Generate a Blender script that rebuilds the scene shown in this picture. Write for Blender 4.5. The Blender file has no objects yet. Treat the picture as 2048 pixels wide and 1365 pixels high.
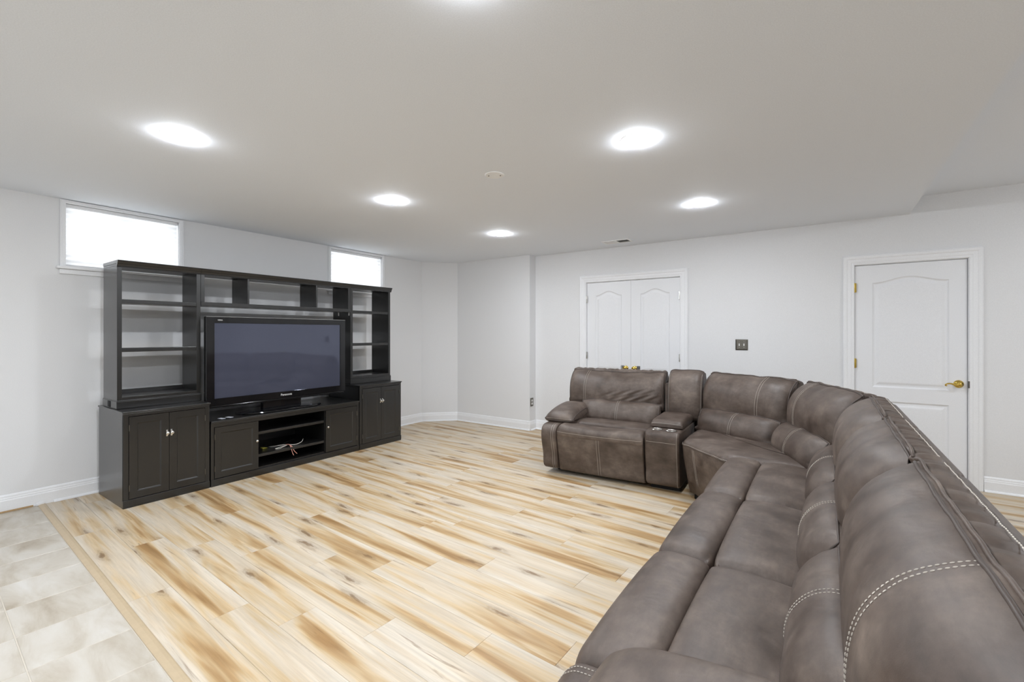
import bpy, bmesh, math, random
from mathutils import Vector, Matrix
from mathutils.geometry import tessellate_polygon
R_ = random.Random(7)
PI = math.pi
S = bpy.context.scene
COL = S.collection

# ------------------------------------------------------------------ camera
cam_d = bpy.data.cameras.new('camera'); cam = bpy.data.objects.new('camera', cam_d); COL.objects.link(cam)
cam_d.sensor_fit = 'HORIZONTAL'; cam_d.sensor_width = 36.0; cam_d.lens = 911 / 2048 * 36
cam_d.shift_y = -15.5 / 2048
cam_d.clip_start = 0.02
cam.location = (0, 0, 1.35); cam.rotation_euler = (PI / 2, 0, math.atan(629 / 911))
S.camera = cam
# ------------------------------------------------------------------ world (overcast daylight outside the basement windows)
W = bpy.data.worlds.new('world'); S.world = W; W.use_nodes = True
W.node_tree.nodes['Background'].inputs[0].default_value = (0.93, 0.97, 1.0, 1)
W.node_tree.nodes['Background'].inputs[1].default_value = 3.5
S.view_settings.view_transform = 'Standard'; S.view_settings.look = 'None'
S.view_settings.gamma = 1.0; S.view_settings.use_curve_mapping = False
S.view_settings.exposure = 0.24
LAMP = 250.0          # radiance of the recessed ceiling lamps' lenses

# ------------------------------------------------------------------ dimensions
XL, YB, ZC, ZC2 = -5.10, 5.49, 2.44, 2.59       # tv wall, back wall, ceiling, raised ceiling
XR, YF = 3.6, -3.2                               # unseen right and rear walls
XS = 0.625                                       # edge of the lower ceiling
CH = [(-5.10, 4.95), (-4.71, 5.335), (-3.385, 5.335), (-3.385, YB)]   # angled corner and pier

# ------------------------------------------------------------------ materials
def nt(name):
    m = bpy.data.materials.new(name); m.use_nodes = True
    t = m.node_tree; return m, t, t.nodes['Principled BSDF']
def N(t, ty, **kw):
    n = t.nodes.new(ty)
    for k, v in kw.items():
        if k.startswith('i_'): n.inputs[k[2:].replace('_', ' ')].default_value = v
        else: setattr(n, k, v)
    return n
def L(t, a, b): t.links.new(a, b)
def ramp(t, pts):
    n = t.nodes.new('ShaderNodeValToRGB'); e = n.color_ramp.elements
    while len(e) < len(pts): e.new(0.5)
    for el, (p, c) in zip(e, pts): el.position = p; el.color = (*c, 1) if len(c) == 3 else c
    return n
def plain(name, col, rough=0.5, metal=0.0, spec=0.5, bump=0.0, bscale=200, coat=0.0):
    m, t, b = nt(name)
    b.inputs['Roughness'].default_value = rough; b.inputs['Metallic'].default_value = metal
    b.inputs['Specular IOR Level'].default_value = spec; b.inputs['Coat Weight'].default_value = coat; b.inputs['Coat Roughness'].default_value = 0.22
    tc = N(t, 'ShaderNodeTexCoord'); no = N(t, 'ShaderNodeTexNoise'); no.inputs['Scale'].default_value = bscale
    no.inputs['Detail'].default_value = 3
    L(t, tc.outputs['Object'], no.inputs['Vector'])
    r = ramp(t, [(0.3, tuple(c * 0.96 for c in col)), (0.7, tuple(min(1, c * 1.03) for c in col))])
    L(t, no.outputs['Fac'], r.inputs[0]); L(t, r.outputs[0], b.inputs['Base Color'])
    if bump:
        bp = N(t, 'ShaderNodeBump'); bp.inputs['Strength'].default_value = bump; bp.inputs['Distance'].default_value = 0.002
        L(t, no.outputs['Fac'], bp.inputs['Height']); L(t, bp.outputs[0], b.inputs['Normal'])
    return m
M = {}
M['wall'] = plain('wall_paint', (0.765, 0.77, 0.778), 0.75, bump=0.08, bscale=260)
M['ceil'] = plain('ceiling_paint', (0.83, 0.865, 0.915), 0.8, bump=0.05, bscale=200)
M['trim'] = plain('white_trim', (0.85, 0.86, 0.875), 0.35)
M['door'] = plain('white_door', (0.815, 0.825, 0.845), 0.4)
M['black'] = plain('black_painted_wood', (0.0085, 0.0083, 0.0080), 0.34, spec=0.45, bump=0.03, bscale=60, coat=0.6)
M['gloss'] = plain('gloss_black_plastic', (0.006, 0.006, 0.007), 0.08, spec=0.6)
M['dark'] = plain('matte_black', (0.006, 0.006, 0.006), 0.7)
M['steel'] = plain('brushed_steel', (0.72, 0.71, 0.68), 0.22, 1.0)
M['brass'] = plain('polished_brass', (0.62, 0.44, 0.10), 0.16, 1.0)
M['pewter'] = plain('dark_pewter', (0.16, 0.15, 0.13), 0.3, 1.0)
M['whitep'] = plain('white_plastic', (0.88, 0.88, 0.87), 0.35)
M['paper'] = plain('pale_card', (0.62, 0.64, 0.7), 0.6)
M['thread'] = plain('cream_thread', (0.62, 0.57, 0.50), 0.7)
M['pipe'] = plain('dark_brown_piping', (0.062, 0.046, 0.038), 0.5)
M['grout'] = plain('pale_grout', (0.60, 0.55, 0.47), 0.85)
M['under'] = plain('floor_slab_tan', (0.30, 0.22, 0.13), 0.9)  # dark tan of the slab itself, visible in the plank gaps
M['strip'] = plain('oak_transition_strip', (0.52, 0.41, 0.27), 0.4, bscale=30)
M['tan'] = plain('bare_wood_edge', (0.45, 0.30, 0.15), 0.7)
M['pinkw'] = plain('copper_pink_wire', (0.72, 0.36, 0.28), 0.4)
M['whitew'] = plain('clear_wire', (0.70, 0.66, 0.60), 0.4)
M['yellow'] = plain('yellow_tag', (0.55, 0.50, 0.08), 0.5)
M['black_wire'] = plain('black_wire', (0.01, 0.01, 0.012), 0.4)

def mk_screen():
    m, t, b = nt('plasma_screen_glass')
    b.inputs['Base Color'].default_value = (0.055, 0.060, 0.088, 1); b.inputs['Roughness'].default_value = 0.045
    b.inputs['Specular IOR Level'].default_value = 0.9; b.inputs['Specular Tint'].default_value = (0.75, 0.8, 1.0, 1)
    return m
M['screen'] = mk_screen()
def mk_emit(name, col, s):
    m, t, b = nt(name); t.nodes.remove(b); e = N(t, 'ShaderNodeEmission')
    e.inputs[0].default_value = (*col, 1); e.inputs[1].default_value = s
    L(t, e.outputs[0], t.nodes['Material Output'].inputs[0]); return m
M['lens'] = mk_emit('lamp_lens', (0.935, 0.975, 1.03), LAMP)
M['logo'] = plain('silver_lettering', (0.75, 0.75, 0.75), 0.4)
def mk_shade():
    m, t, b = nt('cellular_shade_fabric'); t.nodes.remove(b)
    d = N(t, 'ShaderNodeBsdfDiffuse'); tr = N(t, 'ShaderNodeBsdfTranslucent'); mx = N(t, 'ShaderNodeMixShader')
    d.inputs[0].default_value = (0.85, 0.85, 0.86, 1); tr.inputs[0].default_value = (0.86, 0.86, 0.86, 1); mx.inputs[0].default_value = 0.45
    L(t, d.outputs[0], mx.inputs[1]); L(t, tr.outputs[0], mx.inputs[2]); L(t, mx.outputs[0], t.nodes['Material Output'].inputs[0])
    return m
M['shade'] = mk_shade()
def mk_glass():
    m, t, b = nt('window_glass'); t.nodes.remove(b)
    g = N(t, 'ShaderNodeBsdfGlossy'); tr = N(t, 'ShaderNodeBsdfTransparent'); mx = N(t, 'ShaderNodeMixShader')
    g.inputs['Roughness'].default_value = 0.02; mx.inputs[0].default_value = 0.08
    L(t, tr.outputs[0], mx.inputs[1]); L(t, g.outputs[0], mx.inputs[2]); L(t, mx.outputs[0], t.nodes['Material Output'].inputs[0])
    return m
M['glass'] = mk_glass()
def mk_clear():
    m, t, b = nt('clear_acrylic')
    b.inputs['Base Color'].default_value = (0.95, 0.95, 0.95, 1); b.inputs['Roughness'].default_value = 0.05
    b.inputs['Transmission Weight'].default_value = 0.9; return m
M['clear'] = mk_clear()

def mk_leather():
    m, t, b = nt('brown_faux_leather')
    tc = N(t, 'ShaderNodeTexCoord'); oi = N(t, 'ShaderNodeObjectInfo')
    n1 = N(t, 'ShaderNodeTexNoise', noise_dimensions='4D'); n1.inputs['Scale'].default_value = 5.0; n1.inputs['Detail'].default_value = 5; n1.inputs['Roughness'].default_value = 0.62
    n1.inputs['Distortion'].default_value = 0.15
    mul = N(t, 'ShaderNodeMath', operation='MULTIPLY'); mul.inputs[1].default_value = 30
    L(t, oi.outputs['Random'], mul.inputs[0]); L(t, mul.outputs[0], n1.inputs['W']); L(t, tc.outputs['Object'], n1.inputs['Vector'])
    r = ramp(t, [(0.30, (0.042, 0.0275, 0.020)), (0.44, (0.077, 0.0545, 0.0425)), (0.55, (0.107, 0.080, 0.0645)), (0.70, (0.168, 0.130, 0.105))])
    L(t, n1.outputs['Fac'], r.inputs[0])
    n2 = N(t, 'ShaderNodeTexNoise'); n2.inputs['Scale'].default_value = 22; n2.inputs['Detail'].default_value = 6; n2.inputs['Roughness'].default_value = 0.7
    mp = N(t, 'ShaderNodeMapping'); mp.inputs['Scale'].default_value = (0.5, 1.3, 1); L(t, tc.outputs['Object'], mp.inputs[0]); L(t, mp.outputs[0], n2.inputs['Vector'])
    mr = N(t, 'ShaderNodeMapRange'); mr.inputs[1].default_value = 0.35; mr.inputs[2].default_value = 0.7; mr.inputs[3].default_value = 0.80; mr.inputs[4].default_value = 1.20
    L(t, n2.outputs['Fac'], mr.inputs[0])
    mx = N(t, 'ShaderNodeMix', data_type='RGBA', blend_type='MULTIPLY'); mx.inputs[0].default_value = 1.0
    L(t, r.outputs[0], mx.inputs[6]); L(t, mr.outputs[0], mx.inputs[7]); L(t, mx.outputs[2], b.inputs['Base Color'])
    mr2 = N(t, 'ShaderNodeMapRange'); mr2.inputs[1].default_value = 0.3; mr2.inputs[2].default_value = 0.7; mr2.inputs[3].default_value = 0.42; mr2.inputs[4].default_value = 0.58
    L(t, n1.outputs['Fac'], mr2.inputs[0]); L(t, mr2.outputs[0], b.inputs['Roughness'])
    b.inputs['Specular IOR Level'].default_value = 0.52
    # grain plus soft wrinkles
    n3 = N(t, 'ShaderNodeTexNoise'); n3.inputs['Scale'].default_value = 420; n3.inputs['Detail'].default_value = 2; L(t, tc.outputs['Object'], n3.inputs['Vector'])
    n4 = N(t, 'ShaderNodeTexNoise'); n4.inputs['Scale'].default_value = 9; n4.inputs['Detail'].default_value = 3; n4.inputs['Distortion'].default_value = 0.3; L(t, tc.outputs['Object'], n4.inputs['Vector'])
    b1 = N(t, 'ShaderNodeBump'); b1.inputs['Strength'].default_value = 0.10; b1.inputs['Distance'].default_value = 0.002; L(t, n3.outputs['Fac'], b1.inputs['Height'])
    b2 = N(t, 'ShaderNodeBump'); b2.inputs['Strength'].default_value = 0.25; b2.inputs['Distance'].default_value = 0.02; L(t, n4.outputs['Fac'], b2.inputs['Height'])
    L(t, b1.outputs[0], b2.inputs['Normal']); L(t, b2.outputs[0], b.inputs['Normal'])
    return m
M['leather'] = mk_leather()

def mk_plank():
    m, t, b = nt('oak_look_vinyl_plank')
    tc = N(t, 'ShaderNodeTexCoord'); oi = N(t, 'ShaderNodeObjectInfo')
    mul = N(t, 'ShaderNodeMath', operation='MULTIPLY'); mul.inputs[1].default_value = 57.0; L(t, oi.outputs['Random'], mul.inputs[0])
    def noise(sc, scale, det, dist=0.0, rough=0.55):
        mp = N(t, 'ShaderNodeMapping'); mp.inputs['Scale'].default_value = sc; L(t, tc.outputs['Object'], mp.inputs[0])
        n = N(t, 'ShaderNodeTexNoise', noise_dimensions='4D'); n.inputs['Scale'].default_value = scale; n.inputs['Detail'].default_value = det
        n.inputs['Distortion'].default_value = dist; n.inputs['Roughness'].default_value = rough
        L(t, mp.outputs[0], n.inputs['Vector']); L(t, mul.outputs[0], n.inputs['W']); return n
    big = noise((0.75, 10.5, 1), 1.0, 3.0, 0.6, 0.55)
    r1 = ramp(t, [(0.34, (0.35, 0.205, 0.085)), (0.42, (0.48, 0.32, 0.16)), (0.485, (0.585, 0.45, 0.28)), (0.545, (0.605, 0.505, 0.375)), (0.70, (0.64, 0.57, 0.47))])
    sx = N(t, 'ShaderNodeSeparateXYZ'); L(t, tc.outputs['Object'], sx.inputs[0])
    ab = N(t, 'ShaderNodeMath', operation='ABSOLUTE'); L(t, sx.outputs[1], ab.inputs[0])
    ed = N(t, 'ShaderNodeMapRange', interpolation_type='SMOOTHSTEP'); ed.inputs[1].default_value = 0.045; ed.inputs[2].default_value = 0.092; ed.inputs[3].default_value = 0.0; ed.inputs[4].default_value = 0.085; L(t, ab.outputs[0], ed.inputs[0])
    bs = N(t, 'ShaderNodeMath', operation='ADD'); L(t, big.outputs['Fac'], bs.inputs[0]); L(t, ed.outputs[0], bs.inputs[1])
    L(t, bs.outputs[0], r1.inputs[0])
    # broad cathedral grain
    gr = noise((1.4, 30, 1), 1.0, 6, 1.1, 0.65)
    mr = N(t, 'ShaderNodeMapRange'); mr.inputs[1].default_value = 0.3; mr.inputs[2].default_value = 0.7; mr.inputs[3].default_value = 0.82; mr.inputs[4].default_value = 1.10; L(t, gr.outputs['Fac'], mr.inputs[0])
    fi = noise((5, 190, 1), 1.0, 3, 0.0, 0.6)
    mr3 = N(t, 'ShaderNodeMapRange'); mr3.inputs[1].default_value = 0.3; mr3.inputs[2].default_value = 0.7; mr3.inputs[3].default_value = 0.93; mr3.inputs[4].default_value = 1.05; L(t, fi.outputs['Fac'], mr3.inputs[0])
    m1 = N(t, 'ShaderNodeMath', operation='MULTIPLY'); L(t, mr.outputs[0], m1.inputs[0]); L(t, mr3.outputs[0], m1.inputs[1])
    mx = N(t, 'ShaderNodeMix', data_type='RGBA', blend_type='MULTIPLY'); mx.inputs[0].default_value = 1; L(t, r1.outputs[0], mx.inputs[6]); L(t, m1.outputs[0], mx.inputs[7])
    # knots and dark mineral streaks
    mp = N(t, 'ShaderNodeMapping'); mp.inputs['Scale'].default_value = (1.15, 5.2, 1); L(t, tc.outputs['Object'], mp.inputs[0])
    cx = N(t, 'ShaderNodeCombineXYZ'); L(t, mul.outputs[0], cx.inputs[0]); m7 = N(t, 'ShaderNodeMath', operation='MULTIPLY'); m7.inputs[1].default_value = 7.31; L(t, mul.outputs[0], m7.inputs[0]); L(t, m7.outputs[0], cx.inputs[1])
    va = N(t, 'ShaderNodeVectorMath', operation='ADD'); L(t, mp.outputs[0], va.inputs[0]); L(t, cx.outputs[0], va.inputs[1])
    vo = N(t, 'ShaderNodeTexVoronoi', voronoi_dimensions='2D', feature='F1'); vo.inputs['Scale'].default_value = 1.0
    nd = noise((6, 22, 1), 1.0, 4, 0.0, 0.65)
    ad = N(t, 'ShaderNodeMix', data_type='RGBA', blend_type='LINEAR_LIGHT'); ad.inputs[0].default_value = 0.17
    L(t, va.outputs[0], ad.inputs[6]); L(t, nd.outputs['Color'], ad.inputs[7]); L(t, ad.outputs[2], vo.inputs['Vector'])
    rk = ramp(t, [(0.0, (1, 1, 1)), (0.045, (0.8, 0.8, 0.8)), (0.075, (0.28, 0.28, 0.28)), (0.10, (0.42, 0.42, 0.42)), (0.14, (0.12, 0.12, 0.12)), (0.22, (0, 0, 0))]); L(t, vo.outputs['Distance'], rk.inputs[0])
    st = noise((1.3, 24, 1), 1.0, 4, 1.4, 0.6)
    rs = ramp(t, [(0.64, (0, 0, 0)), (0.73, (0.75, 0.75, 0.75))]); L(t, st.outputs['Fac'], rs.inputs[0])
    mxx = N(t, 'ShaderNodeMath', operation='MAXIMUM'); L(t, rk.outputs[0], mxx.inputs[0]); L(t, rs.outputs[0], mxx.inputs[1])
    sc = N(t, 'ShaderNodeMath', operation='MULTIPLY'); sc.inputs[1].default_value = 0.88; L(t, mxx.outputs[0], sc.inputs[0])
    mk = N(t, 'ShaderNodeMix', data_type='RGBA'); L(t, sc.outputs[0], mk.inputs[0]); L(t, mx.outputs[2], mk.inputs[6]); mk.inputs[7].default_value = (0.17, 0.095, 0.04, 1)
    L(t, mk.outputs[2], b.inputs['Base Color'])
    b.inputs['Roughness'].default_value = 0.42; b.inputs['Specular IOR Level'].default_value = 0.4
    bp = N(t, 'ShaderNodeBump'); bp.inputs['Strength'].default_value = 0.12; bp.inputs['Distance'].default_value = 0.001; L(t, fi.outputs['Fac'], bp.inputs['Height']); L(t, bp.outputs[0], b.inputs['Normal'])
    return m
M['plank'] = mk_plank()
def mk_tile():
    m, t, b = nt('travertine_look_tile')
    tc = N(t, 'ShaderNodeTexCoord'); oi = N(t, 'ShaderNodeObjectInfo')
    mul = N(t, 'ShaderNodeMath', operation='MULTIPLY'); mul.inputs[1].default_value = 31.0; L(t, oi.outputs['Random'], mul.inputs[0])
    mp = N(t, 'ShaderNodeMapping'); mp.inputs['Rotation'].default_value = (0, 0, 0.55); mp.inputs['Scale'].default_value = (2.2, 6.5, 1); L(t, tc.outputs['Object'], mp.inputs[0])
    n = N(t, 'ShaderNodeTexNoise', noise_dimensions='4D'); n.inputs['Scale'].default_value = 1.0; n.inputs['Detail'].default_value = 6; n.inputs['Distortion'].default_value = 0.7; n.inputs['Roughness'].default_value = 0.62
    L(t, mp.outputs[0], n.inputs['Vector']); L(t, mul.outputs[0], n.inputs['W'])
    r = ramp(t, [(0.28, (0.34, 0.28, 0.205)), (0.42, (0.47, 0.42, 0.345)), (0.55, (0.56, 0.52, 0.455)), (0.75, (0.64, 0.615, 0.57))]); L(t, n.outputs['Fac'], r.inputs[0])
    L(t, r.outputs[0], b.inputs['Base Color']); b.inputs['Roughness'].default_value = 0.36
    return m
M['tile'] = mk_tile()

# ------------------------------------------------------------------ mesh helpers
def link(name, bm, mat, parent=None, smooth=False, autosmooth=None):
    me = bpy.data.meshes.new(name)
    bmesh.ops.recalc_face_normals(bm, faces=bm.faces[:])
    bm.to_mesh(me); bm.free()
    me.materials.append(M[mat] if isinstance(mat, str) else mat)
    if smooth:
        for p in me.polygons: p.use_smooth = True
    if autosmooth: me.set_sharp_from_angle(angle=math.radians(autosmooth))
    o = bpy.data.objects.new(name, me); COL.objects.link(o)
    if parent: o.parent = parent
    return o
def box(bm, x0, x1, y0, y1, z0, z1, bev=0.0):
    g = bmesh.ops.create_cube(bm, size=1.0)
    vs = g['verts']
    bmesh.ops.scale(bm, vec=(abs(x1 - x0), abs(y1 - y0), abs(z1 - z0)), verts=vs)
    bmesh.ops.translate(bm, vec=((x0 + x1) / 2, (y0 + y1) / 2, (z0 + z1) / 2), verts=vs)
    if bev:
        es = list({e for v in vs for e in v.link_edges})
        bmesh.ops.bevel(bm, geom=es, offset=bev, segments=2, profile=0.6, affect='EDGES')
def bx(name, mat, parent, *a, bev=0.002):
    bm = bmesh.new(); box(bm, *a, bev=bev); return link(name, bm, mat, parent)
def boxes(name, mat, parent, lst, bev=0.0):
    bm = bmesh.new()
    for a in lst: box(bm, *a, bev=bev)
    return link(name, bm, mat, parent)
def ring(bm, pts): return [bm.verts.new(p) for p in pts]
def bridge(bm, a, b, closed=True):
    n = len(a)
    for i in range(n if closed else n - 1):
        j = (i + 1) % n
        try: bm.faces.new((a[i], a[j], b[j], b[i]))
        except ValueError: pass
def prism(bm, poly, z0, z1):
    a = ring(bm, [(x, y, z0) for x, y in poly]); b = ring(bm, [(x, y, z1) for x, y in poly])
    bridge(bm, a, b); bm.faces.new(a); bm.faces.new(b)
def lathe(bm, prof, n=24, axis='z', c=(0, 0, 0)):
    """prof: list of (radius, height)"""
    rs = []
    for r, h in prof:
        pts = []
        for k in range(n):
            a = 2 * PI * k / n; p, q = r * math.cos(a), r * math.sin(a)
            pts.append({'z': (c[0] + p, c[1] + q, c[2] + h), 'y': (c[0] + p, c[1] + h, c[2] + q), 'x': (c[0] + h, c[1] + p, c[2] + q)}[axis])
        rs.append(ring(bm, pts))
    for a, b in zip(rs, rs[1:]): bridge(bm, a, b)
    bm.faces.new(rs[0]); bm.faces.new(rs[-1])
def tube(bm, pts, r, n=8, closed=False, r2=None):
    pts = [Vector(p) for p in pts]; rs = []; m = len(pts); prev = None
    for i, p in enumerate(pts):
        if closed: d = pts[(i + 1) % m] - pts[i - 1]
        else: d = pts[min(i + 1, m - 1)] - pts[max(i - 1, 0)]
        d = d.normalized() if d.length > 1e-9 else Vector((1, 0, 0))
        u = prev - d * prev.dot(d) if prev is not None else (Vector((0, 0, 1)).cross(d) if abs(d.z) < 0.95 else Vector((1, 0, 0)).cross(d))
        u.normalize(); prev = u; w = d.cross(u)
        rr = r if r2 is None else r + (r2 - r) * i / (m - 1)
        rs.append(ring(bm, [p + u * (rr * math.cos(2 * PI * k / n)) + w * (rr * math.sin(2 * PI * k / n)) for k in range(n)]))
    for a, b in zip(rs, rs[1:]): bridge(bm, a, b)
    if closed: bridge(bm, rs[-1], rs[0])
    else: bm.faces.new(rs[0]); bm.faces.new(rs[-1])
def catmull(pts, per=6, closed=True):
    out = []; n = len(pts); V = [Vector(p) for p in pts]
    for i in range(n if closed else n - 1):
        g = (lambda k: V[k % n]) if closed else (lambda k: V[max(0, min(n - 1, k))])
        p0, p1, p2, p3 = g(i - 1), g(i), g(i + 1), g(i + 2)
        for s in range(per):
            t = s / per
            out.append(0.5 * ((2 * p1) + (p2 - p0) * t + (2 * p0 - 5 * p1 + 4 * p2 - p3) * t * t + (3 * p1 - p0 - 3 * p2 + p3) * t ** 3))
    if not closed: out.append(V[-1].copy())
    return out
def empty(name, loc=(0, 0, 0), rz=0.0):
    o = bpy.data.objects.new(name, None); COL.objects.link(o); o.location = loc; o.rotation_euler = (0, 0, rz); o.empty_display_size = 0.1
    return o
def tag(o, label=None, cat=None, group=None, kind=None):
    if label: o['label'] = label
    if cat: o['category'] = cat
    if group: o['group'] = group
    if kind: o['kind'] = kind
    return o
def struct(o, label=None):
    o['kind'] = 'structure'
    if label: o['label'] = label
    return o

# ================================================================== ROOM SHELL
T = 0.16
WIN = [(0.985, 1.780), (3.392, 4.200)]; WZ0, WZ1 = 1.895, 2.412
bm = bmesh.new()
ys = [YF - T] + [v for w in WIN for v in w] + [CH[0][1] + 0.02]
for i in range(0, len(ys), 2): box(bm, XL - T, XL, ys[i], ys[i + 1], -0.02, ZC + 0.3)
for a, b in WIN:
    box(bm, XL - T, XL, a, b, -0.02, WZ0); box(bm, XL - T, XL, a, b, WZ1, ZC + 0.3)
struct(link('wall_left', bm, 'wall'), 'pale grey wall behind the black media unit')
bm = bmesh.new(); prism(bm, [CH[0], CH[1], (CH[1][0], CH[1][1] + 0.3), (XL - T, CH[1][1] + 0.3), (XL - T, CH[0][1])], -0.02, ZC + 0.3)
struct(link('wall_corner', bm, 'wall'), 'angled pale grey wall across the room corner')
bm = bmesh.new(); prism(bm, [CH[1], CH[2], (CH[2][0], YB + 0.14), (CH[1][0], YB + 0.14)], -0.02, ZC + 0.3)
struct(link('wall_pier', bm, 'wall'), 'pale grey wall section standing proud beside the back wall')
DD = (-2.602, -1.405, 2.015)     # closet opening x0,x1,top
BD = (0.220, 1.014, 2.005)       # door opening
bm = bmesh.new()
xs = [CH[2][0], DD[0], DD[1], BD[0], BD[1], XR + T]
for i in (0, 2, 4): box(bm, xs[i], xs[i + 1], YB, YB + T, -0.02, ZC2 + 0.2)
for d in (DD, BD): box(bm, d[0], d[1], YB, YB + T, d[2], ZC2 + 0.2)
struct(link('wall_back', bm, 'wall'), 'pale grey back wall with the closet and the single door')
struct(bx('wall_right', 'wall', None, XR, XR + T, YF - T, YB, -0.02, ZC2 + 0.2, bev=0), 'pale grey wall on the right side')
struct(bx('wall_front', 'wall', None, XL - T, XR, YF - T, YF, -0.02, ZC2 + 0.2, bev=0), 'pale grey wall behind the viewer')
boxes_c = [(XL - T, XS, YF - T, YB + T, ZC, ZC + 0.3), (XS, XR + T, YF - T, YB + T, ZC2, ZC2 + 0.15)]
struct(boxes('ceiling', 'ceil', None, boxes_c), 'white ceiling with a lower section and a raised strip')

# baseboards: profile swept along a wall run
def baseboard(name, p, q, nrm, shoe=True, label=None, ext0=0.0, ext1=0.0):
    p, q = Vector((*p, 0)), Vector((*q, 0)); d = (q - p).normalized(); p = p - d * ext0; q = q + d * ext1; n = Vector((*nrm, 0)).normalized()
    prof = [(0.0, 0.0), (0.015, 0.0), (0.015, 0.085), (0.012, 0.092), (0.012, 0.100), (0.009, 0.106), (0.008, 0.118), (0.004, 0.127), (0.0, 0.130)]
    bm = bmesh.new()
    a = ring(bm, [p + n * u + Vector((0, 0, z + 0.001)) for u, z in prof]); b = ring(bm, [q + n * u + Vector((0, 0, z + 0.001)) for u, z in prof])
    bridge(bm, a, b); bm.faces.new(a); bm.faces.new(b)
    o = struct(link(name, bm, 'trim'), label)
    if shoe:
        sp = [(0.0145, 0.001)] + [(0.015 + 0.014 * math.cos(t * PI / 10), 0.001 + 0.018 * math.sin(t * PI / 10)) for t in range(6)]
        bm = bmesh.new(); a = ring(bm, [p + n * u + Vector((0, 0, z)) for u, z in sp]); b = ring(bm, [q + n * u + Vector((0, 0, z)) for u, z in sp])
        bridge(bm, a, b); bm.faces.new(a); bm.faces.new(b); link('shoe_moulding', bm, 'trim', o)
    return o
bl = baseboard('baseboard_left', (XL, YF), (XL, CH[0][1]), (1, 0), False, 'white moulded baseboard under the media unit wall')
sp = [(0.0145, 0.001)] + [(0.015 + 0.014 * math.cos(t * PI / 10), 0.001 + 0.018 * math.sin(t * PI / 10)) for t in range(6)]
bm = bmesh.new(); a = ring(bm, [(XL + u, 0.915, z) for u, z in sp]); b = ring(bm, [(XL + u, CH[0][1] - 0.01, z) for u, z in sp]); bridge(bm, a, b); bm.faces.new(a); bm.faces.new(b)
link('shoe_moulding', bm, 'trim', bl)
bx('bare_edge', 'tan', bl, XL + 0.014, XL + 0.022, 0.0, 0.80, 0.0005, 0.012, bev=0)
bx('end_block', 'trim', bl, XL + 0.014, XL + 0.026, 0.815, 0.86, 0.0005, 0.020, bev=0.002)
c45 = Vector((CH[1][0] - CH[0][0], CH[1][1] - CH[0][1]))
baseboard('baseboard_corner', CH[0], CH[1], (c45.y, -c45.x), True, 'white baseboard on the angled corner wall')
baseboard('baseboard_pier', CH[1], CH[2], (0, -1), True, 'white baseboard along the projecting wall section', ext1=0.0145)
baseboard('baseboard_pier_side', CH[2], CH[3], (1, 0), True, 'short white baseboard on the side of the projecting wall')
baseboard('baseboard_back_left', (CH[3][0] + 0.016, YB), (DD[0] - 0.094, YB), (0, -1), True, 'white baseboard between projecting wall and closet')
baseboard('baseboard_back_middle', (DD[1] + 0.08, YB), (BD[0] - 0.092, YB), (0, -1), True, 'white baseboard behind the sectional sofa')
baseboard('baseboard_back_right', (BD[1] + 0.09, YB), (XR, YB), (0, -1), True, 'white baseboard right of the single door')

# ------------------------------------------------------------------ floor: slab + planks + tiles + strip
fl = struct(bx('floor', 'under', None, XL - T, XR + T, YF - T, YB + T, -0.08, -0.006, bev=0), 'light oak plank floor meeting beige stone tile')
ang = -math.atan(0.04); E1 = Vector((math.cos(ang), math.sin(ang))); E2 = Vector((-E1.y, E1.x)); O = Vector((XL, 0.871))
def clip(poly, f):
    out = []
    for i in range(len(poly)):
        a, b = poly[i], poly[(i + 1) % len(poly)]; fa, fb = f(a), f(b)
        if fa >= 0: out.append(a)
        if (fa >= 0) != (fb >= 0): out.append(a + (b - a) * (fa / (fa - fb)))
    return out
EPS = 0.002
def room_clip(poly):
    for f in (lambda p: p.x - XL - EPS, lambda p: XR - EPS - p.x, lambda p: YB - EPS - p.y, lambda p: p.y - YF - EPS):
        poly = clip(poly, f)
        if len(poly) < 3: return []
    return poly
def piece(name, s0, s1, t0, t1, mat, gap, z0=-0.006, z1=0.0, bevel=0.0006):
    c = O + E1 * ((s0 + s1) / 2) + E2 * ((t0 + t1) / 2)
    q = [O + E1 * s + E2 * t for s, t in ((s0 + gap, t0 + gap), (s1 - gap, t0 + gap), (s1 - gap, t1 - gap), (s0 + gap, t1 - gap))]
    q = room_clip(q)
    if len(q) < 3: return
    loc = [Vector(((p - c).dot(E1), (p - c).dot(E2))) for p in q]
    area = sum(loc[i].x * loc[(i + 1) % len(loc)].y - loc[(i + 1) % len(loc)].x * loc[i].y for i in range(len(loc))) / 2
    if abs(area) < 0.002: return
    cen = sum(loc, Vector((0, 0))) / len(loc)
    bm = bmesh.new()
    a = ring(bm, [(p.x, p.y, z0) for p in loc]); b = ring(bm, [(p.x, p.y, z1 - bevel) for p in loc])
    t = ring(bm, [(p.x - math.copysign(bevel, p.x - cen.x), p.y - math.copysign(bevel, p.y - cen.y), z1) for p in loc])
    bridge(bm, a, b); bridge(bm, b, t); bm.faces.new(t)
    o = link(name, bm, mat, fl); o.location = (c.x, c.y, 0); o.rotation_euler = (0, 0, ang)
    return o
PW, PL = 0.183, 1.22
known = {0: -2.88, 1: -2.39, 3: -2.93, 4: -2.49, 5: -2.16, 6: -3.155, 7: -2.91, 8: -2.38}
prnd = random.Random(3)
for k in range(27):
    x0 = known.get(k, XL + prnd.uniform(0.2, 1.2)); s = x0 - XL
    while s > 0: s -= PL
    while s < 9.0:
        piece('plank', s, s + PL, k * PW, (k + 1) * PW, 'plank', 0.0004); s += PL
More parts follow.
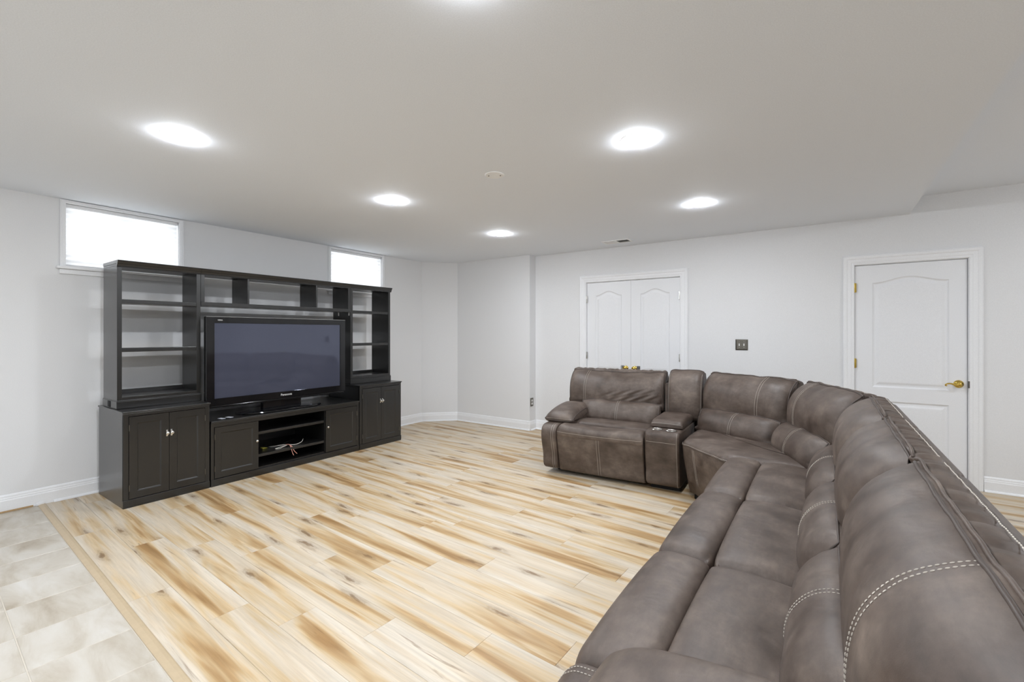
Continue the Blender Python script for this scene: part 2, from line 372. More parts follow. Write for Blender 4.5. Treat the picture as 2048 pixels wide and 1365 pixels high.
# transition strip
bm = bmesh.new(); prof = [(-0.043, -0.005), (-0.043, 0.001), (-0.038, 0.004), (-0.020, 0.007), (-0.006, 0.005), (0.0, 0.0015), (0.0, -0.005)]
a = ring(bm, [(*(O + E1 * 0.005 + E2 * t), z) for t, z in prof]); b = ring(bm, [(*(O + E1 * 8.6 + E2 * t), z) for t, z in prof]); bridge(bm, a, b); bm.faces.new(a); bm.faces.new(b)
tag(link('transition_strip', bm, 'strip', fl), 'pale oak strip where planks meet tile')
TP = 0.33; TS0 = -2.61 - XL
for i in range(-8, 17):
    for j in range(0, 6):
        piece('tile', TS0 + i * TP, TS0 + (i + 1) * TP, -0.045 - (j + 1) * TP, -0.045 - j * TP, 'tile', 0.0022, z1=-0.0005, bevel=0.0015)
fg = boxes('grout', 'grout', fl, [(XL + 0.003, XR - 0.003, YF + 0.003, 0.20, -0.006, -0.0035)]); fg['kind'] = 'stuff'
bm = bmesh.new()
q = room_clip([O + E1 * s + E2 * t for s, t in ((-0.1, -2.0), (9, -2.0), (9, -0.04), (-0.1, -0.04))]); prism(bm, [(p.x, p.y) for p in q], -0.006, -0.0025)
link('grout_bed', bm, 'grout', fl)
bm = bmesh.new()
q = room_clip([O + E1 * s + E2 * t for s, t in ((-0.1, -9.0), (9, -9.0), (9, -0.045 - 6 * TP), (-0.1, -0.045 - 6 * TP))]); prism(bm, [(p.x, p.y) for p in q], -0.0055, -0.0005)
tag(link('far_tiles', bm, 'tile', fl), kind='stuff')

# ------------------------------------------------------------------ windows with cellular shades
def window(n, y0, y1, wlab, slab):
    w = struct(empty('window_%d' % n, (XL, (y0 + y1) / 2, WZ0)), wlab); ox, oy, oz = XL, (y0 + y1) / 2, WZ0
    def B(name, mat, x0, x1, a, b, z0, z1, bev=0.002, par=w): return bx(name, mat, par, x0 - ox, x1 - ox, a - oy, b - oy, z0 - oz, z1 - oz, bev=bev)
    # casing: three moulded boards
    for a, b in ((y0 - 0.033, y0 + 0.002), (y1 - 0.002, y1 + 0.033)):
        cs = B('casing', 'trim', XL, XL + 0.014, a, b, WZ0, ZC - 0.003)
        c0 = a + 0.006 if a < y0 - 0.01 else b - 0.015
        B('bead', 'trim', XL + 0.013, XL + 0.019, c0, c0 + 0.009, WZ0, ZC - 0.004, 0.003, cs)
    cs = B('casing', 'trim', XL, XL + 0.014, y0, y1, WZ1 - 0.003, ZC - 0.003)
    B('bead', 'trim', XL + 0.013, XL + 0.019, y0, y1, ZC - 0.016, ZC - 0.006, 0.003, cs)
    B('sill', 'trim', XL - 0.15, XL + 0.042, y0 - 0.055, y1 + 0.055, WZ0 - 0.022, WZ0, 0.006)
    B('apron', 'trim', XL, XL + 0.016, y0 - 0.035, y1 + 0.035, WZ0 - 0.062, WZ0 - 0.022, 0.004)
    # sash and pane at the outside
    for a, b, c, d in ((y0, y0 + 0.03, WZ0, WZ1), (y1 - 0.03, y1, WZ0, WZ1), (y0 + 0.03, y1 - 0.03, WZ0, WZ0 + 0.03), (y0 + 0.03, y1 - 0.03, WZ1 - 0.03, WZ1), ((y0 + y1) / 2 - 0.02, (y0 + y1) / 2 + 0.02, WZ0 + 0.03, WZ1 - 0.03)):
        B('sash', 'trim', XL - 0.135, XL - 0.105, a, b, c, d)
    for a, b in ((y0 + 0.03, (y0 + y1) / 2 - 0.02), ((y0 + y1) / 2 + 0.02, y1 - 0.03)):
        B('pane', 'glass', XL - 0.122, XL - 0.118, a, b, WZ0 + 0.03, WZ1 - 0.03, 0)
    # shade
    s = tag(empty('window_shade', (XL - 0.045, (y0 + y1) / 2, WZ0)), slab, 'window shade', 'cellular shades in the high windows')
    z0, z1 = 0.004, WZ1 - WZ0 - 0.03; hw = (y1 - y0) / 2 - 0.008; bm = bmesh.new(); nn = 22
    prev = None
    for i in range(nn + 1):
        z = z0 + 0.015 + (z1 - z0 - 0.015) * i / nn; x = 0.011 if i % 2 else 0.0
        c = ring(bm, [(x, -hw, z), (x, hw, z)])
        if prev: bm.faces.new((prev[0], prev[1], c[1], c[0]))
        prev = c
    link('pleated_fabric', bm, 'shade', s)
    bx('head_rail', 'trim', s, -0.012, 0.024, -hw, hw, z1, z1 + 0.028)
    bx('bottom_rail', 'trim', s, -0.006, 0.018, -hw, hw, z0, z0 + 0.016)
window(1, *WIN[0], 'high basement window above the left bookcase tower', 'glowing white pleated shade above the left end of the black unit')
window(2, *WIN[1], 'high basement window above the right bookcase tower', 'glowing white pleated shade above the right end of the black unit')

# ------------------------------------------------------------------ doors
def inset(poly, d):
    n = len(poly); out = []
    A = sum(poly[i].x * poly[(i + 1) % n].y - poly[(i + 1) % n].x * poly[i].y for i in range(n))
    sg = 1 if A > 0 else -1
    for i in range(n):
        a, b, c = poly[i - 1], poly[i], poly[(i + 1) % n]
        e1 = (b - a).normalized(); e2 = (c - b).normalized()
        n1 = Vector((-e1.y, e1.x)) * sg; n2 = Vector((-e2.y, e2.x)) * sg; m = n1 + n2
        if m.length < 1e-6: m = n1
        m.normalize(); out.append(b + m * (d / max(0.4, m.dot(n1))))
    return out
def slab_with_panels(name, mat, parent, w, h, th, panels, steps):
    """front face at y=0 facing -y, x 0..w, z 0..h"""
    bm = bmesh.new()
    outer = [Vector((0, 0)), Vector((w, 0)), Vector((w, h)), Vector((0, h))]
    loops = [outer] + panels
    tri = tessellate_polygon([[Vector((p.x, p.y, 0)) for p in l] for l in loops])
    vs = [bm.verts.new((p.x, 0, p.y)) for l in loops for p in l]
    for f in tri:
        try: bm.faces.new([vs[i] for i in f])
        except ValueError: pass
    off = len(outer); back = ring(bm, [(p.x, th, p.y) for p in outer]); bridge(bm, vs[:4], back); bm.faces.new(back)
    for l in panels:
        cur = vs[off:off + len(l)]; off += len(l)
        for d, dep in steps:
            nx = ring(bm, [(p.x, dep, p.y) for p in inset(l, d)]); bridge(bm, cur, nx); cur = nx
        tri = tessellate_polygon([[Vector((v.co.x, v.co.z, 0)) for v in cur]])
        for f in tri:
            try: bm.faces.new([cur[i] for i in f])
            except ValueError: pass
    return link(name, bm, mat, parent)
def arch_panel(x0, x1, z0, zs, rise, n=18):
    pts = [Vector((x0, z0)), Vector((x1, z0)), Vector((x1, zs))]
    for i in range(1, n):
        t = i / n; x = x1 + (x0 - x1) * t; pts.append(Vector((x, zs + rise * (0.5 - 0.5 * math.cos(2 * PI * t)))))
    pts.append(Vector((x0, zs))); return pts
def rect_panel(x0, x1, z0, z1): return [Vector((x0, z0)), Vector((x1, z0)), Vector((x1, z1)), Vector((x0, z1))]
DSTEPS = [(0.004, 0.004), (0.012, 0.009), (0.020, 0.0095), (0.030, 0.008), (0.044, 0.003), (0.052, 0.002)]
def casing_set(d, x0, x1, top, cw):
    """moulded casing boards around an opening (local x relative, z absolute)"""
    prof = [(0.0, 0.0), (0.0, 0.010), (0.006, 0.013), (0.020, 0.013), (0.026, 0.016), (0.052, 0.017), (0.060, 0.022), (cw - 0.008, 0.024), (cw, 0.018), (cw, 0.0)]
    runs = [('L', (x0, 0.0), (x0, top)), ('R', (x1, 0.0), (x1, top)), ('T', None, None)]
    for k, _, _ in runs:
        bm = bmesh.new()
        def P(u, dep, end):
            if k == 'L': return (x0 - u, -dep, 0.001 if end == 0 else top + u)
            if k == 'R': return (x1 + u, -dep, 0.001 if end == 0 else top + u)
            return (x0 - u if end == 0 else x1 + u, -dep, top + u)
        a = ring(bm, [P(u, dp, 0) for u, dp in prof]); b = ring(bm, [P(u, dp, 1) for u, dp in prof])
        bridge(bm, a, b); bm.faces.new(a); bm.faces.new(b); link('casing', bm, 'trim', d)
    for a in ((x0 - 0.001, x0 + 0.004, 0.0, T - 0.01, 0.0, top), (x1 - 0.004, x1 + 0.001, 0, T - 0.01, 0.0, top), (x0, x1, 0.0, T - 0.01, top - 0.004, top + 0.001)):
        bx('jamb', 'trim', d, *a, bev=0)
    for a in ((x0, x0 + 0.02, 0.056, 0.08, 0, top), (x1 - 0.02, x1, 0.056, 0.08, 0, top), (x0, x1, 0.056, 0.08, top - 0.02, top)):
        bx('stop', 'trim', d, *a, bev=0)
def hinge(par, x, z, mat):
    bm = bmesh.new(); lathe(bm, [(0.001, -0.047), (0.0045, -0.046), (0.0055, -0.042), (0.0055, 0.042), (0.0045, 0.046), (0.001, 0.047)], 10, 'z', (x, -0.004, z)); box(bm, x - 0.012, x + 0.014, -0.0005, 0.004, z - 0.044, z + 0.044)
    return link('hinge', bm, mat, par, True, 40)
# closet double door
d1 = struct(empty('door_1', (0, YB, 0)), 'white double closet door with arched panels behind the end recliner')
casing_set(d1, DD[0], DD[1], DD[2], 0.088)
mid = -2.003
for x0, x1, kx, hx in ((DD[0] + 0.006, mid - 0.0015, mid - 0.062, DD[0] + 0.004), (mid + 0.0015, DD[1] - 0.006, mid + 0.052, DD[1] - 0.004)):
    w = x1 - x0; h = DD[2] - 0.008 - 0.012
    leaf = slab_with_panels('door_leaf', 'door', d1, w, h, 0.035, [arch_panel(0.118, w - 0.118, 0.86, 1.825, 0.055), rect_panel(0.118, w - 0.118, 0.22, 0.72)], DSTEPS)
    leaf.location = (x0, 0.016, 0.012)
    bm = bmesh.new(); lathe(bm, [(0.030, 0.0), (0.030, -0.004), (0.024, -0.008), (0.011, -0.011), (0.010, -0.028), (0.020, -0.034), (0.027, -0.046), (0.026, -0.056), (0.015, -0.064), (0.001, -0.066)], 24, 'y', (kx - x0, 0.0, 0.915 - 0.012))
    k = link('knob', bm, 'brass', leaf, True); k['label'] = 'polished brass knob'
    sx = -1 if kx < mid else 1
    bm = bmesh.new(); box(bm, kx - x0 + sx * 0.045 - 0.022, kx - x0 + sx * 0.045 + 0.022, -0.014, 0.0, 0.885, 0.935, 0.006); lathe(bm, [(0.007, -0.013), (0.007, -0.02), (0.002, -0.021)], 12, 'y', (kx - x0 + sx * 0.045, 0, 0.91)); link('child_lock', bm, 'clear', leaf, True, 40)['label'] = 'clear plastic child lock'
    for z in (1.793, 1.062, 0.22): hinge(d1, hx, z, 'steel')
    bx('catch', 'pewter', leaf, (w - 0.11 if kx < mid else 0.06), (w - 0.06 if kx < mid else 0.11), -0.001, 0.02, h + 0.0005, h + 0.004, bev=0)
# single door
d2 = struct(empty('door_2', (0, YB, 0)), 'white single door with arched panel and brass lever right of the sofa')
casing_set(d2, BD[0], BD[1], BD[2], 0.087)
x0, x1 = BD[0] + 0.006, BD[1] - 0.008; w = x1 - x0; h = BD[2] - 0.008 - 0.012
leaf = slab_with_panels('door_leaf', 'door', d2, w, h, 0.035, [arch_panel(0.133, w - 0.115, 0.83, 1.815, 0.05), rect_panel(0.133, w - 0.115, 0.21, 0.70)], DSTEPS)
leaf.location = (x0, 0.016, 0.012)
bm = bmesh.new(); lathe(bm, [(0.034, 0.0), (0.034, -0.004), (0.028, -0.010), (0.020, -0.016), (0.014, -0.020), (0.013, -0.045), (0.017, -0.052), (0.012, -0.060), (0.001, -0.061)], 24, 'y', (0.952 - x0, 0, 0.905 - 0.012))
k = link('lever_rose', bm, 'brass', leaf, True); k['label'] = 'round polished brass rose'
lx, lz = 0.952 - x0, 0.905 - 0.012
bm = bmesh.new(); tube(bm, catmull([(lx, -0.052, lz), (lx - 0.03, -0.054, lz - 0.004), (lx - 0.055, -0.053, lz + 0.004), (lx - 0.078, -0.052, lz + 0.003), (lx - 0.092, -0.051, lz - 0.008), (lx - 0.088, -0.05, lz - 0.016), (lx - 0.080, -0.05, lz - 0.013)], 5, False), 0.0085, 10, r2=0.0038)
link('lever', bm, 'brass', k, True)
bx('strike_plate', 'pewter', d2, BD[1] - 0.0045, BD[1] + 0.006, -0.012, 0.012, 0.875, 0.935, bev=0.002)
for z in (1.787, 1.062, 0.22): hinge(d2, BD[0] + 0.003, z, 'brass')

# ------------------------------------------------------------------ ceiling lamps, cover plate, vent
def downlight(x, y, z, lab):
    t = tag(empty('recessed_light', (x, y, z)), lab, 'ceiling light', 'recessed ceiling lights')
    bm = bmesh.new(); lathe(bm, [(0.079, -0.0005), (0.091, -0.0005), (0.0905, -0.0015), (0.086, -0.0024), (0.080, -0.0022), (0.079, -0.0005)], 40); link('trim_ring', bm, 'whitep', t, True, 40)
    bm = bmesh.new(); lathe(bm, [(0.0785, -0.0005), (0.0785, -0.0045), (0.072, -0.009), (0.050, -0.014), (0.025, -0.0165), (0.001, -0.017)], 32); link('lens', bm, 'lens', t, True)
LX = (-2.94, -0.88)
names = {(0, 1.03): 'glowing round ceiling light nearest the left window', (1, 2.51): 'glowing round ceiling light over the front of the sofa, right and nearest',
         (0, 2.52): 'glowing round ceiling light in the middle of the left row', (1, 4.045): 'glowing round ceiling light above the far sofa seats, by the closet',
         (0, 4.03): 'small glowing round ceiling light farthest back, near the angled corner', (1, 1.02): 'round ceiling light just above the top edge of the view'}
for (i, y), lab in names.items(): downlight(LX[i], y, ZC, lab)
for x, y, z, lab in ((-2.94, -0.5, ZC, 'over the tile, first behind the viewer on the tv side'), (-0.88, -0.5, ZC, 'just behind the viewer'), (-2.94, -2.0, ZC, 'in the rear corner on the tv side'), (-0.88, -2.0, ZC, 'near the rear wall behind the viewer'),
                     (2.1, 4.0, ZC2, 'in the raised ceiling nearest the single door'), (2.1, 2.2, ZC2, 'in the raised ceiling, second from the single door'), (2.1, 0.3, ZC2, 'in the raised ceiling, third from the single door'), (2.1, -1.6, ZC2, 'in the raised ceiling, farthest from the single door')):
    downlight(x, y, z, 'unseen round ceiling light added as fill ' + lab)  # extra lamps out of view, assumed and added as fill
t = tag(empty('ceiling_cover_plate', (-1.875, 2.505, ZC)), 'round white blank cover plate with two screws on the ceiling', 'cover plate')
bm = bmesh.new(); lathe(bm, [(0.066, -0.0005), (0.066, -0.004), (0.062, -0.007), (0.001, -0.008)], 40); link('plate', bm, 'whitep', t, True, 30)
for dx, dy in ((-0.035, -0.02), (0.035, 0.02)):
    bm = bmesh.new(); lathe(bm, [(0.005, -0.006), (0.005, -0.0095), (0.003, -0.0105)], 12, 'z', (dx, dy, 0)); link('screw', bm, 'pewter', t, True, 40)
t = tag(empty('ceiling_vent', (-2.04, 5.145, ZC)), 'white slotted air vent in the ceiling near the closet', 'air vent')
boxes('vent_frame', 'whitep', t, [(-0.165, 0.165, -0.085, -0.063, -0.007, -0.0005), (-0.165, 0.165, 0.063, 0.085, -0.007, -0.0005), (-0.165, -0.143, -0.063, 0.063, -0.007, -0.0005), (0.143, 0.165, -0.063, 0.063, -0.007, -0.0005), (-0.008, 0.008, -0.063, 0.063, -0.007, -0.0005)])
bx('backing', 'dark', t, -0.143, 0.143, -0.063, 0.063, -0.0012, -0.0006, bev=0)
for i in range(13):
    for sx in (-1, 1):
        x = sx * (0.016 + i * 0.0098); bm = bmesh.new(); a = 0.6 if sx < 0 else -0.6
        ca, sa = math.cos(a) * 0.0045, math.sin(a) * 0.0045
        v = ring(bm, [(x - ca, -0.063, -0.005 - sa), (x + ca, -0.063, -0.005 + sa), (x + ca, 0.063, -0.005 + sa), (x - ca, 0.063, -0.005 - sa)])
        v2 = ring(bm, [(x - ca, -0.063, -0.0042 - sa), (x + ca, -0.063, -0.0042 + sa), (x + ca, 0.063, -0.0042 + sa), (x - ca, 0.063, -0.0042 - sa)])
        bridge(bm, v, v2); bm.faces.new(v); bm.faces.new(v2); link('slat', bm, 'whitep', t)
# switch plate and outlet
t = tag(empty('light_switch', (-0.758, YB, 1.225)), 'dark metal double light switch plate on the back wall', 'light switch')
bm = bmesh.new()
a = ring(bm, [(x, -0.0005, z) for x, z in ((-0.061, -0.059), (0.061, -0.059), (0.061, 0.059), (-0.061, 0.059))]); b = ring(bm, [(x, -0.003, z) for x, z in ((-0.061, -0.059), (0.061, -0.059), (0.061, 0.059), (-0.061, 0.059))])
c = ring(bm, [(x, -0.009, z) for x, z in ((-0.050, -0.048), (0.050, -0.048), (0.050, 0.048), (-0.050, 0.048))]); bridge(bm, a, b); bridge(bm, b, c); bm.faces.new(c); bm.faces.new(a); link('plate', bm, 'pewter', t)
for x in (-0.023, 0.023):
    bm = bmesh.new(); box(bm, x - 0.005, x + 0.005, -0.0105, -0.008, -0.0125, 0.0125); link('toggle_slot', bm, 'whitep', t)
    bm = bmesh.new(); v = ring(bm, [(x - 0.0035, -0.009, -0.004), (x + 0.0035, -0.009, -0.004), (x + 0.0035, -0.009, 0.007), (x - 0.0035, -0.009, 0.007)]); v2 = ring(bm, [(x - 0.003, -0.022, 0.004), (x + 0.003, -0.022, 0.004), (x + 0.003, -0.020, 0.011), (x - 0.003, -0.020, 0.011)]); bridge(bm, v, v2); bm.faces.new(v); bm.faces.new(v2); link('toggle', bm, 'whitep', t)
    for z in (-0.03, 0.03):
        bm = bmesh.new(); lathe(bm, [(0.0035, -0.009), (0.0035, -0.010), (0.002, -0.0105)], 10, 'y', (x, 0, z)); link('screw', bm, 'steel', t)
t = tag(empty('wall_outlet', (CH[2][0], 5.385, 0.39)), 'dark metal wall outlet with two white sockets on the projecting wall', 'wall outlet')
bx('plate', 'pewter', t, 0.0005, 0.007, -0.036, 0.036, -0.058, 0.058, bev=0.003)
for z in (-0.021, 0.021):
    bm = bmesh.new(); lathe(bm, [(0.0165, 0.005), (0.0165, 0.0085), (0.014, 0.009)], 20, 'x', (0, 0, z)); s = link('socket', bm, 'whitep', t)
    boxes('socket_slots', 'dark', s, [(0.0088, 0.0095, -0.007, -0.005, z - 0.002, z + 0.007), (0.0088, 0.0095, 0.005, 0.007, z - 0.002, z + 0.007), (0.0088, 0.0095, -0.002, 0.002, z - 0.010, z - 0.006)])

# ================================================================== MEDIA UNIT
XF = -4.43                         # front of base cabinets
XB = -5.03
def yb(name, mat, par, x0, x1, y0, y1, z0, z1, bev=0.0015): return bx(name, mat, par, x0, x1, y0, y1, z0, z1, bev=bev)
def cab_door(par, xf, y0, y1, z0, z1, fr=0.05, th=0.02):
    """panelled door facing +x"""
    w, h = y1 - y0, z1 - z0
    o = slab_with_panels('cabinet_door', 'black', par, w, h, th, [rect_panel(fr, w - fr, fr, h - fr)], [(0.002, 0.0005), (0.008, 0.006), (0.011, 0.0075), (0.013, 0.0075)])
    o.location = (xf, y0, z0); o.rotation_euler = (0, 0, PI / 2)       # local +x -> +y, front(-y) -> +x
    return o
def latch(par, x, y, z):
    bm = bmesh.new(); box(bm, x - 0.006, x + 0.006, -0.003, 0.0, z - 0.026, z + 0.026, 0.002)
    lathe(bm, [(0.006, -0.003), (0.006, -0.012), (0.011, -0.016), (0.012, -0.022), (0.006, -0.026)], 12, 'y', (x, 0, z)); box(bm, x - 0.004, x + 0.004, -0.012, -0.003, z - 0.018, z + 0.018, 0.002)
    o = link('handle', bm, 'steel', par, True, 40); o['label'] = 'silver latch handle'; return o
def knob(par, x, z):
    bm = bmesh.new(); lathe(bm, [(0.005, 0.0), (0.005, -0.010), (0.010, -0.015), (0.011, -0.021), (0.006, -0.026), (0.001, -0.026)], 16, 'y', (x, 0, z))
    o = link('knob', bm, 'steel', par, True, 50); o['label'] = 'small silver knob'; return o
def leaf_hinges(par, x, h):
    for z in (0.085, h - 0.085):
        bm = bmesh.new(); lathe(bm, [(0.001, -0.024), (0.0035, -0.023), (0.0035, 0.023), (0.001, 0.024)], 8, 'z', (x, -0.002, z)); link('hinge', bm, 'pewter', par, True, 40)
def base_cab(name, y0, y1, lab, handle='latch'):
    t = tag(empty(name, (0, 0, 0)), lab, 'cabinet'); H = 0.745
    t.location = (XB, y0, 0); w = y1 - y0; D = XF - XB
    c = boxes('body', 'black', t, [(0, D - 0.006, 0, 0.019, 0.0, H - 0.022), (0, D - 0.006, w - 0.019, w, 0.0, H - 0.022), (0, 0.008, 0.019, w - 0.019, 0.03, H - 0.022), (0.008, D - 0.03, 0.019, w - 0.019, 0.055, 0.07)])
    bx('face_stile', 'black', t, D - 0.02, D - 0.003, 0.0, 0.034, 0.06, H - 0.022); bx('face_stile', 'black', t, D - 0.02, D - 0.003, w - 0.034, w, 0.06, H - 0.022)
    bx('face_rail', 'black', t, D - 0.02, D - 0.003, 0.034, w - 0.034, H - 0.04, H - 0.022)
    bx('plinth', 'black', t, D - 0.02, D + 0.004, -0.002, w + 0.002, 0.012, 0.062, bev=0.004); bx('plinth_foot', 'black', t, D - 0.02, D + 0.001, 0.0, w, 0.0, 0.012, bev=0)
    bx('top_moulding', 'black', t, 0, D + 0.003, -0.002, w + 0.002, H - 0.022, H - 0.012, bev=0.004)
    tp = bx('top', 'black', t, -0.004, D + 0.010, -0.007, w + 0.007, H - 0.012, H, bev=0.004)
    m = w / 2
    for a, b, hx, kx in ((0.036, m - 0.0015, 0.0, 1), (m + 0.0015, w - 0.036, 1, 0)):
        dr = cab_door(t, D + 0.0, a, b, 0.066, H - 0.044); L_ = b - a
        latch(dr, L_ - 0.014 if kx else 0.014, 0, 0.47); leaf_hinges(dr, 0.0 if kx else L_, H - 0.11)
    return t
base_cab('base_cabinet', 1.178, 1.772, 'black two-door base cabinet at the left end, below the left bookcase tower')
base_cab('base_cabinet', 3.325, 3.945, 'black two-door base cabinet at the right end, below the right bookcase tower')
# middle low console
t = tag(empty('tv_console', (XB, 1.782, 0)), 'low black media console with open middle shelves under the television', 'tv console')
w, D, H = 3.315 - 1.782, XF - XB, 0.575
boxes('body', 'black', t, [(0, D - 0.006, 0, 0.019, 0, H - 0.022), (0, D - 0.006, w - 0.019, w, 0, H - 0.022), (0, 0.008, 0.019, w - 0.019, 0.03, H - 0.022), (0.008, D - 0.02, 0.019, w - 0.019, 0.055, 0.075), (0.008, D - 0.02, 0.394, 0.413, 0.075, H - 0.022), (0.008, D - 0.02, 1.105, 1.124, 0.075, H - 0.022)])
for a, b in ((0.0, 0.026), (w - 0.026, w)): bx('face_stile', 'black', t, D - 0.02, D - 0.003, a, b, 0.06, H - 0.022)
bx('face_rail', 'black', t, D - 0.02, D - 0.003, 0.026, w - 0.026, H - 0.055, H - 0.022)
bx('plinth', 'black', t, D - 0.02, D + 0.004, 0.0, w, 0.012, 0.062, bev=0.004); bx('plinth_foot', 'black', t, D - 0.02, D + 0.001, 0.0, w, 0.0, 0.012, bev=0)
bx('top_moulding', 'black', t, 0, D + 0.004, 0, w, H - 0.024, H - 0.012, bev=0.004); bx('top', 'black', t, -0.004, D + 0.010, 0, w, H - 0.012, H, bev=0.004)
for z in (0.40, 0.185):
    s = bx('shelf', 'black', t, 0.01, D - 0.03, 0.414, 1.104, z - 0.009, z + 0.009)
    bx('shelf_lip', 'black', s, D - 0.03, D - 0.018, 0.414, 1.104, z - 0.014, z + 0.012, bev=0.004)
dl = cab_door(t, D, 0.030, 0.405, 0.068, H - 0.058); knob(dl, 0.357, 0.265); leaf_hinges(dl, 0, 0.45)
dr = cab_door(t, D, 1.112, w - 0.030, 0.068, H - 0.058); knob(dr, 0.018, 0.27); leaf_hinges(dr, w - 0.030 - 1.112, 0.45)
# upper towers and bridge
XU, XUB = -4.628, -4.97
def tower(name, y0, y1, lab, notch):
    t = tag(empty(name, (XUB, y0, 0.745)), lab, 'bookcase'); w = y1 - y0; D = XU - XUB; z0 = 0.745
    Z = lambda z: z - z0
    for a, b in ((0.0, 0.02), (w - 0.02, w)): bx('side_panel', 'black', t, 0, D - 0.016, a, b, Z(0.812), Z(1.888))
    for a, b in ((0.0, 0.031), (w - 0.031, w)): bx('face_stile', 'black', t, D - 0.018, D, a, b, Z(0.815), Z(1.888))
    bx('bottom_board', 'black', t, 0, D - 0.014, 0.02, w - 0.02, Z(0.818), Z(0.836)); bx('bottom_rail', 'black', t, D - 0.018, D, 0.031, w - 0.031, Z(0.81), Z(0.838))
    p = bx('plinth', 'black', t, -0.004, D + 0.008, -0.005, w + 0.004, Z(0.746), Z(0.806), bev=0.003); bx('plinth_cap', 'black', t, -0.002, D + 0.004, -0.002, w + 0.002, Z(0.806), Z(0.814), bev=0.003)
    if notch: bx('cable_slot', 'dark', p, 0.14, 0.20, -0.008, -0.004, Z(0.752), Z(0.802), bev=0)
    for z, lab2 in ((1.607, 0), (1.216, 0)):
        s = bx('shelf', 'black', t, 0.005, D - 0.02, 0.02, w - 0.02, Z(z - 0.010), Z(z + 0.010)); bx('shelf_lip', 'black', s, D - 0.021, D - 0.006, 0.0215, w - 0.0215, Z(z - 0.017), Z(z + 0.016), bev=0.004)
    bx('top_board', 'black', t, 0, D - 0.002, 0.0, w, Z(1.888), Z(1.906)); bx('back_rail', 'black', t, 0, 0.016, 0.02, w - 0.02, Z(0.836), Z(0.87))
    # cornice
    prof = [(D - 0.01, 1.878), (D + 0.006, 1.878), (D + 0.008, 1.890), (D + 0.014, 1.900), (D + 0.016, 1.908), (D + 0.026, 1.922), (D + 0.028, 1.932), (0.0, 1.932), (0.0, 1.906), (D - 0.01, 1.906)]
    return t, prof, Z
def cornice(t, prof, Z, ya, yb_):
    bm = bmesh.new(); a = ring(bm, [(x, ya, Z(z)) for x, z in prof]); b = ring(bm, [(x, yb_, Z(z)) for x, z in prof]); bridge(bm, a, b)
    for l in (a, b):
        for f in tessellate_polygon([[Vector((v.co.x, v.co.z, 0)) for v in l]]):
            try: bm.faces.new([l[i] for i in f])
            except ValueError: pass
    return link('cornice', bm, 'black', t)
t, prof, Z = tower('bookcase_tower', 1.192, 1.778, 'black open bookcase tower left of the television with shelves', True); cornice(t, prof, Z, -0.002, 1.778 - 1.192)
t, prof, Z = tower('bookcase_tower', 3.345, 3.940, 'black open bookcase tower right of the television with shelves', False); cornice(t, prof, Z, 0.0, 3.940 - 3.345 + 0.012)
b0, b1 = 1.780, 3.343
t = tag(empty('bookcase_bridge', (XUB + 0.02, b0, 1.60)), 'black bridge shelf with three open cubbies above the television', 'shelf'); D = XU - XUB - 0.024; w = b1 - b0; Zb = lambda z: z - 1.60
bx('bottom_board', 'black', t, 0, D, 0, w, Zb(1.603), Zb(1.622)); bx('bottom_lip', 'black', t, D - 0.002, D + 0.008, 0, w, Zb(1.596), Zb(1.634), bev=0.004)
bx('top_board', 'black', t, 0, D, 0, w, Zb(1.888), Zb(1.906))
for a, b in ((0, 0.019), (w - 0.019, w), (2.183 - b0, 2.201 - b0), (2.905 - b0, 2.923 - b0)): bx('divider', 'black', t, 0.0, D, a, b, Zb(1.622), Zb(1.888))
for a, b in ((0, 0.031), (w - 0.031, w)): bx('face_stile', 'black', t, D - 0.002, D + 0.004, a, b, Zb(1.634), Zb(1.888))
cornice(t, [(x - 0.02, z) for x, z in prof], Zb, 0.0, w)
for y, s in ((0.03, 0), (w - 0.03, 0)):
    for x in (D - 0.02, D - 0.22):
        boxes('bracket', 'steel', t, [(x - 0.010, x + 0.010, y - 0.028 if y > 1 else y - 0.03, y + 0.028, Zb(1.599), Zb(1.603)), (x - 0.010, x + 0.010, (w - 0.003 if y > 1 else 0.0), (w if y > 1 else 0.003), Zb(1.56), Zb(1.60))])

# television
TX, TY0, TY1, TZ0, TZ1 = -4.552, 1.792, 3.222, 0.690, 1.500
t = tag(empty('television', (TX, (TY0 + TY1) / 2, 0.576)), 'large black flat-screen television with a bluish grey blank screen', 'television')
hw = (TY1 - TY0) / 2; zb = TZ0 - 0.576; zt = TZ1 - 0.576
bz = (0.072, 0.070, 0.058, 0.068)   # left, right, top, bottom frame widths
bx('rear_case', 'gloss', t, -0.095, -0.03, -hw + 0.05, hw - 0.05, zb + 0.06, zt - 0.04, bev=0.015)
bm = bmesh.new(); outer = [Vector((-hw, zb)), Vector((hw, zb)), Vector((hw, zt)), Vector((-hw, zt))]; inner = [Vector((-hw + bz[0], zb + bz[3])), Vector((hw - bz[1], zb + bz[3])), Vector((hw - bz[1], zt - bz[2])), Vector((-hw + bz[0], zt - bz[2]))]
rb = [ring(bm, [(x, p.x, p.y) for p in outer]) for x in (-0.045, -0.004)]
ro = ring(bm, [(0.0, p.x, p.y) for p in inset(outer, 0.004)]); ri = ring(bm, [(0.0, p.x, p.y) for p in inset(inner, -0.004)]); rj = ring(bm, [(-0.012, p.x, p.y) for p in inner])
bridge(bm, rb[0], rb[1]); bridge(bm, rb[1], ro); bridge(bm, ro, ri); bridge(bm, ri, rj); bm.faces.new(rb[0]); fr = link('bezel', bm, 'gloss', t)
boxes('top_edge_trim', 'steel', fr, [(-0.030, -0.002, -hw + 0.003, hw - 0.003, zt - 0.0005, zt + 0.002)])
bx('screen', 'screen', t, -0.014, -0.008, -hw + bz[0] - 0.004, hw - bz[1] + 0.004, zb + bz[3] - 0.004, zt - bz[2] + 0.004, bev=0)
